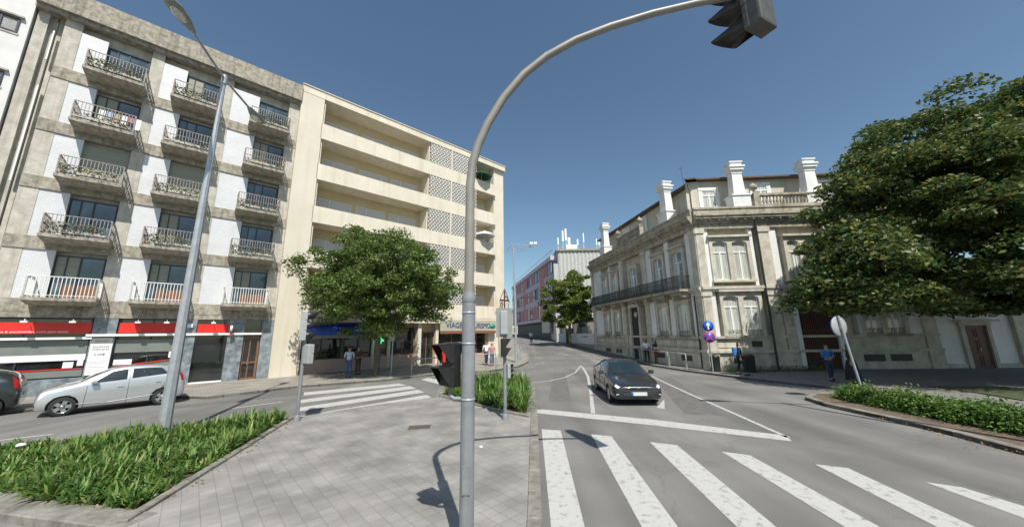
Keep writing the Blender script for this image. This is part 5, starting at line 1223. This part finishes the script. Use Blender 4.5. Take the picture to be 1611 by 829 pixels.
# dark saloon, front towards the camera
st2 = [(0, .36, .52, .6, .55, .52, .44), (.05, .24, .56, .66, .74, .7, .58), (.25, .2, .64, .73, .83, .79, .66), (.7, .19, .73, .82, .87, .83, .7), (1.15, .19, .8, .91, .87, .84, .73), (1.5, .19, .86, 1.1, .87, .84, .68), (1.95, .19, .89, 1.32, .87, .84, .6), (2.4, .19, .91, 1.37, .87, .84, .59), (3.0, .19, .93, 1.36, .87, .84, .58), (3.45, .2, .95, 1.28, .87, .83, .58), (3.95, .22, .95, 1.08, .86, .81, .64), (4.25, .25, .9, 1.0, .84, .79, .66), (4.4, .3, .78, .86, .78, .74, .64), (4.44, .4, .6, .66, .66, .62, .54)]
f0, f1 = Vector(G(958, 637)), Vector(G(1040, 643)); md = (f0+f1)/2
az2 = math.atan2(.998, .06); td = Vector((math.cos(az2), math.sin(az2)))
car = Car(st2, 'moving_car', (md.x+.2, md.y+.0, 0), az2, 'dark grey saloon driving towards the camera in the middle of the road', M['darkpaint'], (.85, 3.55), .3)
car.body(); car.wheels(7)
car.cpatch('windscreen', 1.22, 1.9, 5.12, M['carglass']); car.cpatch('rear_window', 3.5, 3.95, 5.2, M['carglass'])
car.patch('side_window', [(1.5, 4.12), (2.35, 4.12), (2.35, 4.86), (1.93, 4.84)], M['carglass']); car.patch('side_window', [(2.46, 4.12), (3.5, 4.15), (3.3, 4.84), (2.46, 4.86)], M['carglass'])
car.seam([(1.35, 1.7), (1.38, 3.9)]); car.seam([(2.4, 1.7), (2.4, 5.0)]); car.seam([(3.3, 2.9), (3.45, 4.1)]); car.seam([(.3, 4.9), (1.15, 4.9)], w=.005); car.seam([(.9, 3.0), (3.9, 3.0)], w=.016, mat='plastic', name='side_trim')
car.patch('headlight', [(.045, 4.15), (.2, 4.1), (.24, 4.75), (.05, 4.95)], M['headlight'], off=.006)
car.patch('fog_light', [(.03, 2.6), (.06, 2.6), (.06, 3.0), (.03, 3.0)], M['headlight'], off=.006, n=4, nn=4)
MB().box(-.035, .0, -.26, .26, .36, .47).build('number_plate', M['plate'], car.root); MB().box(-.04, -.034, .2, .26, .362, .468).build('plate_band', M['blue'], car.root)
MB().bbox(-.03, .05, -.3, .3, .57, .62, .01).build('grille', M['plastic'], car.root)
MB().add([(-.036, -.06, .585), (-.036, 0, .63), (-.036, .06, .585), (-.036, .03, .585), (-.036, 0, .607), (-.036, -.03, .585)], [(0, 1, 4, 5), (1, 2, 3, 4)]).build('emblem', M['rim'], car.root)
car.cpatch('bumper_trim', .0, .03, 5.5, M['plastic']) if False else None
MB().tube([(-.02, -.5, .5), (.0, 0, .505), (-.02, .5, .5)], .012, 6).build('bumper_trim', M['plastic'], car.root)
for sg in (1, -1):
    p = car.S(car.u(1.55), 4.15, sg, 0); MB().bbox(p[0]-.07, p[0]+.08, min(p[1]+sg*.04, p[1]+sg*.22), max(p[1]+sg*.04, p[1]+sg*.22), p[2]+.0, p[2]+.13, .04).build('mirror', M['darkpaint'], car.root)
    MB().box(p[0]-.02, p[0]+.03, min(p[1]-.02*sg, p[1]+.06*sg), max(p[1]-.02*sg, p[1]+.06*sg), p[2], p[2]+.03).build('mirror_arm', M['plastic'], car.root)
    for x in (2.25, 3.25):
        p = car.S(car.u(x), 3.6, sg, .01); MB().bbox(p[0]-.08, p[0]+.08, p[1]-.014, p[1]+.014, p[2]-.014, p[2]+.014, .006).build('door_handle', M['plastic'], car.root)
for y in (-.25, .35): MB().tube([(1.2, y-.25, .985), (1.26, y+.2, 1.0)], .008, 5).build('wiper', M['plastic'], car.root)
MB().bbox(1.55, 1.57, -.68, -.63, 1.1, 1.16, .003).build('tax_disc', M['whitep'], car.root) if False else None
# dark hatch at far left, rear towards us
st3 = [(x, a, b, c, d, e, f) for x, a, b, c, d, e, f in st]
pr = Vector(G(38, 646)); az3 = az
# rear end of this car at px ~40
car = Car([(x, a, b+.02, c+.03, d, e, f) for x, a, b, c, d, e, f in st], 'parked_car', (0, 0, 0), az, 'dark green black hatchback cut off by the left edge of the picture', M['greenblack'], (.62, 2.98), .3)
tv = Vector((math.cos(az), math.sin(az))); rp3 = Vector(G(30, 650)); o3 = rp3-tv*3.62+Vector((-tv.y, tv.x))*.5
car.root.location = (o3.x, o3.y, 0); car.body(); car.wheels(6)
car.patch('side_window', [(1.12, 4.12), (1.98, 4.12), (1.98, 4.86), (1.58, 4.84)], M['carglass']); car.patch('side_window', [(2.1, 4.14), (3.02, 4.2), (2.82, 4.84), (2.1, 4.86)], M['carglass'])
car.cpatch('rear_window', 3.18, 3.44, 5.1, M['carglass']); car.patch('tail_light', [(3.4, 3.6), (3.52, 3.6), (3.44, 4.9), (3.3, 4.8)], M['tail']); MB().box(3.585, 3.6, -.26, .26, .6, .71).build('number_plate', M['plate'], car.root)

# ================================================================ PEOPLE
def skin(name, V, Ed, rad, mat, parent, sub=1, root=0):
    me = bpy.data.meshes.new(name); me.from_pydata(V, Ed, []); o = bpy.data.objects.new('tmpskin', me); COL.objects.link(o)
    md = o.modifiers.new('s', 'SKIN'); md.use_smooth_shade = True
    for i, r_ in enumerate(rad): me.skin_vertices[0].data[i].radius = (r_, r_) if not isinstance(r_, tuple) else r_; me.skin_vertices[0].data[i].use_root = (i == root)
    o.modifiers.new('u', 'SUBSURF').levels = sub; o.modifiers['u'].render_levels = sub
    dg = bpy.context.evaluated_depsgraph_get(); m2 = bpy.data.meshes.new_from_object(o.evaluated_get(dg)); bpy.data.objects.remove(o); m2.materials.clear(); m2.materials.append(mat); m2.name = name
    m2.polygons.foreach_set('use_smooth', [True]*len(m2.polygons)); return m2
def person(loc, rz, label, top, trousers, skinm='skin', stride=.0, arms=0, h=1.72, hair='short', skirt=False, bag=None, grp='pedestrians'):
    """faces local -Y. stride: half step length, arms: 0 hanging, 1 one forearm raised"""
    k = h/1.72; e = empty('person', loc, rz); tag(e, label, 'person', grp); e.scale = (k, k, k)
    hl, hr = (-.09, 0, .9), (.09, 0, .9)
    kl, kr = (-.1, -stride*.55-.02, .5), (.1, stride*.45-.02, .5)
    al, ar_ = (-.1, -stride*.8, .09), (.1, stride*1.0, .12 if stride else .09)
    sl_, sr = (-.19, 0, 1.42), (.19, 0, 1.42); el, er = (-.24, stride*.4+.02, 1.15), (.24, -stride*.4+.02, 1.15)
    wl, wr_ = (-.25, stride*.5-.06, .92), (.25, -stride*.6-.06, .92)
    if arms: wr_ = (.12, -.26, 1.18); er = (.25, -.04, 1.15)
    if arms > 1: wl = (-.1, -.26, 1.12); el = (-.25, -.04, 1.15)
    V = [(0, 0, .95), (0, .0, 1.12), (0, 0, 1.32), (0, .01, 1.45), (0, -.01, 1.53), (0, -.015, 1.6), (0, -.01, 1.68), hl, kl, al, (al[0], al[1]-.13, .04), hr, kr, ar_, (ar_[0], ar_[1]-.13, .05), sl_, el, wl, sr, er, wr_,
         (wl[0], wl[1]-.02, wl[2]-.09) if arms < 2 else (wl[0]+.06, wl[1]-.05, wl[2]), (wr_[0], wr_[1]-.02, wr_[2]-.09) if not arms else (wr_[0]-.07, wr_[1]-.04, wr_[2]+.01)]
    Ed = [(0, 1), (1, 2), (2, 3), (3, 4), (4, 5), (5, 6), (0, 7), (7, 8), (8, 9), (9, 10), (0, 11), (11, 12), (12, 13), (13, 14), (2, 15), (15, 16), (16, 17), (2, 18), (18, 19), (19, 20), (17, 21), (20, 22)]
    rd = [(.13, .1), (.12, .09), (.14, .1), .055, .06, (.08, .095), (.06, .075), .085, .055, .038, .03, .085, .055, .038, .03, .05, .037, .026, .05, .037, .026, (.03, .016), (.03, .016)]
    link('body', skin('body', V, Ed, rd, M[skinm], e), e)
    # fingers, nose and ears in small tapered pieces
    det = MB()
    for wi, hi in ((V[17], V[21]), (V[20], V[22])):
        w0, h0 = Vector(wi), Vector(hi); d = (h0-w0).normalized(); s_ = d.cross(Vector((1, 0, 0))).normalized()
        for i, L in enumerate((.07, .08, .075, .06)):
            b = h0+s_*(i-1.5)*.02; det.tube([b-d*.02, b+d*L*.5, b+d*L*.85-Vector((0, .012, 0))], [.009, .0085, .006], 5)
        b = w0.lerp(h0, .5)+s_*-.035; det.tube([b, b-s_*.03+d*.03, b-s_*.035+d*.06], [.011, .01, .007], 5)
    det.tube([(0, -.095, 1.64), (0, -.125, 1.605), (0, -.1, 1.595)], [.008, .014, .01], 5)
    for sx in (-1, 1): det.tube([(sx*.078, .0, 1.64), (sx*.088, .01, 1.62), (sx*.078, 0, 1.585)], .01, 5)
    det.build('hands_and_face', M[skinm], e)
    ey = MB()
    for sx in (-1, 1): ey.box(sx*.032-.012, sx*.032+.012, -.105, -.09, 1.635, 1.645)
    ey.box(-.022, .022, -.108, -.092, 1.565, 1.57); ey.build('eyes_and_mouth', M['hair'], e)
    hm = [(0, .0, 1.68), (0, .03, 1.66), (0, .04, 1.6)] + ([(0, .06, 1.5), (0, .06, 1.38)] if hair == 'long' else [])
    link('hair', skin('hair', hm, [(i, i+1) for i in range(len(hm)-1)], [(.082, .085), (.09, .085), (.08, .06)]+([(.08, .04), (.06, .03)] if hair == 'long' else []), M['hair'], e), e)
    tv_ = [V[0], V[1], V[2], (0, .005, 1.43), V[15], V[16], tuple(Vector(V[16]).lerp(Vector(V[17]), .1)), V[18], V[19], tuple(Vector(V[19]).lerp(Vector(V[20]), .1))]
    if top[1]: tv_[6] = tuple(Vector(V[16]).lerp(Vector(V[17]), .9)); tv_[9] = tuple(Vector(V[19]).lerp(Vector(V[20]), .9))
    link('shirt', skin('shirt', tv_, [(0, 1), (1, 2), (2, 3), (2, 4), (4, 5), (5, 6), (2, 7), (7, 8), (8, 9)], [(.15, .12), (.145, .115), (.165, .12), .07, .066, .05, .045, .066, .05, .045], M[top[0]], e), e)
    if skirt: MB().lathe([(.15, 1.0), (.2, .8), (.27, .35), (.3, .12)], n=16).build('long_skirt', M[trousers], e)
    else: link('trousers', skin('trousers', [V[0], V[7], V[8], tuple(Vector(V[8]).lerp(Vector(V[9]), .92)), V[11], V[12], tuple(Vector(V[12]).lerp(Vector(V[13]), .92))], [(0, 1), (1, 2), (2, 3), (0, 4), (4, 5), (5, 6)], [(.15, .12), .1, .075, .06, .1, .075, .06], M[trousers], e), e)
    sh = MB()
    for a in (al, ar_): sh.bbox(a[0]-.045, a[0]+.045, a[1]-.18, a[1]+.07, a[2]-.09, a[2]-.01, .03)
    sh.build('shoes', M['c_black'], e)
    if bag:
        b = empty('backpack', (0, 0, 0)); b.parent = e; bpy.data.objects.remove(b)
        MB().bbox(-.16, .16, .11, .32, 1.0, 1.45, .06).build('backpack', M[bag], e)
    return e
def gp_(px, py): p = G(px, py); return (p[0], p[1], gz(*p)+KH-.005)
def place(px, py): 
    d = FW + (px-805.5)/FPX*CR + (414.5-py)/FPX*CU; t = 0
    for _ in range(3000):
        t += .05; p = Vector((0, 0, EYE))+d*t
        if p.z <= gz(p.x, p.y)+KH: break
    return (p.x, p.y, gz(p.x, p.y)+KH-.003)
person(place(547, 594), R(200), 'person in a pale top and jeans standing under the leafy street tree', ('c_lightblue', 0), 'c_jeans', arms=2)
person(place(562, 589), R(170), 'person in dark brown clothes standing by the shop under the street tree', ('c_brown', 0), 'c_brown', arms=1)
person(place(765, 574), R(20), 'person in a white shirt and dark shorts walking past the travel shop', ('c_white', 0), 'c_navy', stride=.22, h=1.75)
person(place(774, 575), R(10), 'person in a pink top and jeans walking past the travel shop', ('c_pink', 0), 'c_jeans', stride=.18, h=1.65, hair='long')
person(place(1019, 569), R(-20), 'person in a white shirt standing behind the hooped rail by the mansion door', ('c_white', 0), 'c_black', 'darkskin', h=1.75)
person(place(1034, 570), R(-40), 'person in dark top and red trousers behind the hooped rail', ('c_black', 1), 'c_red', 'darkskin', h=1.65)
person(place(1168, 590), R(70), 'person in dark clothes with a backpack and blue bag walking past the sunlit mansion wall', ('c_black', 1), 'c_black', stride=.2, h=1.72, bag='c_blue', hair='long')
person(place(1309, 599), R(-10), 'person in a bright blue top with a white bag walking under the big tree', ('c_blue', 1), 'c_navy', stride=.15, h=1.66, arms=2)
person(place(1345, 602), R(30), 'person in a long dark dress under the big tree behind the round sign', ('c_black', 1), 'c_black', skirt=True, h=1.7, hair='long')
person(place(836, 541), R(180), 'tiny distant person walking up the street below the purple building', ('c_lightblue', 0), 'c_navy', stride=.2)
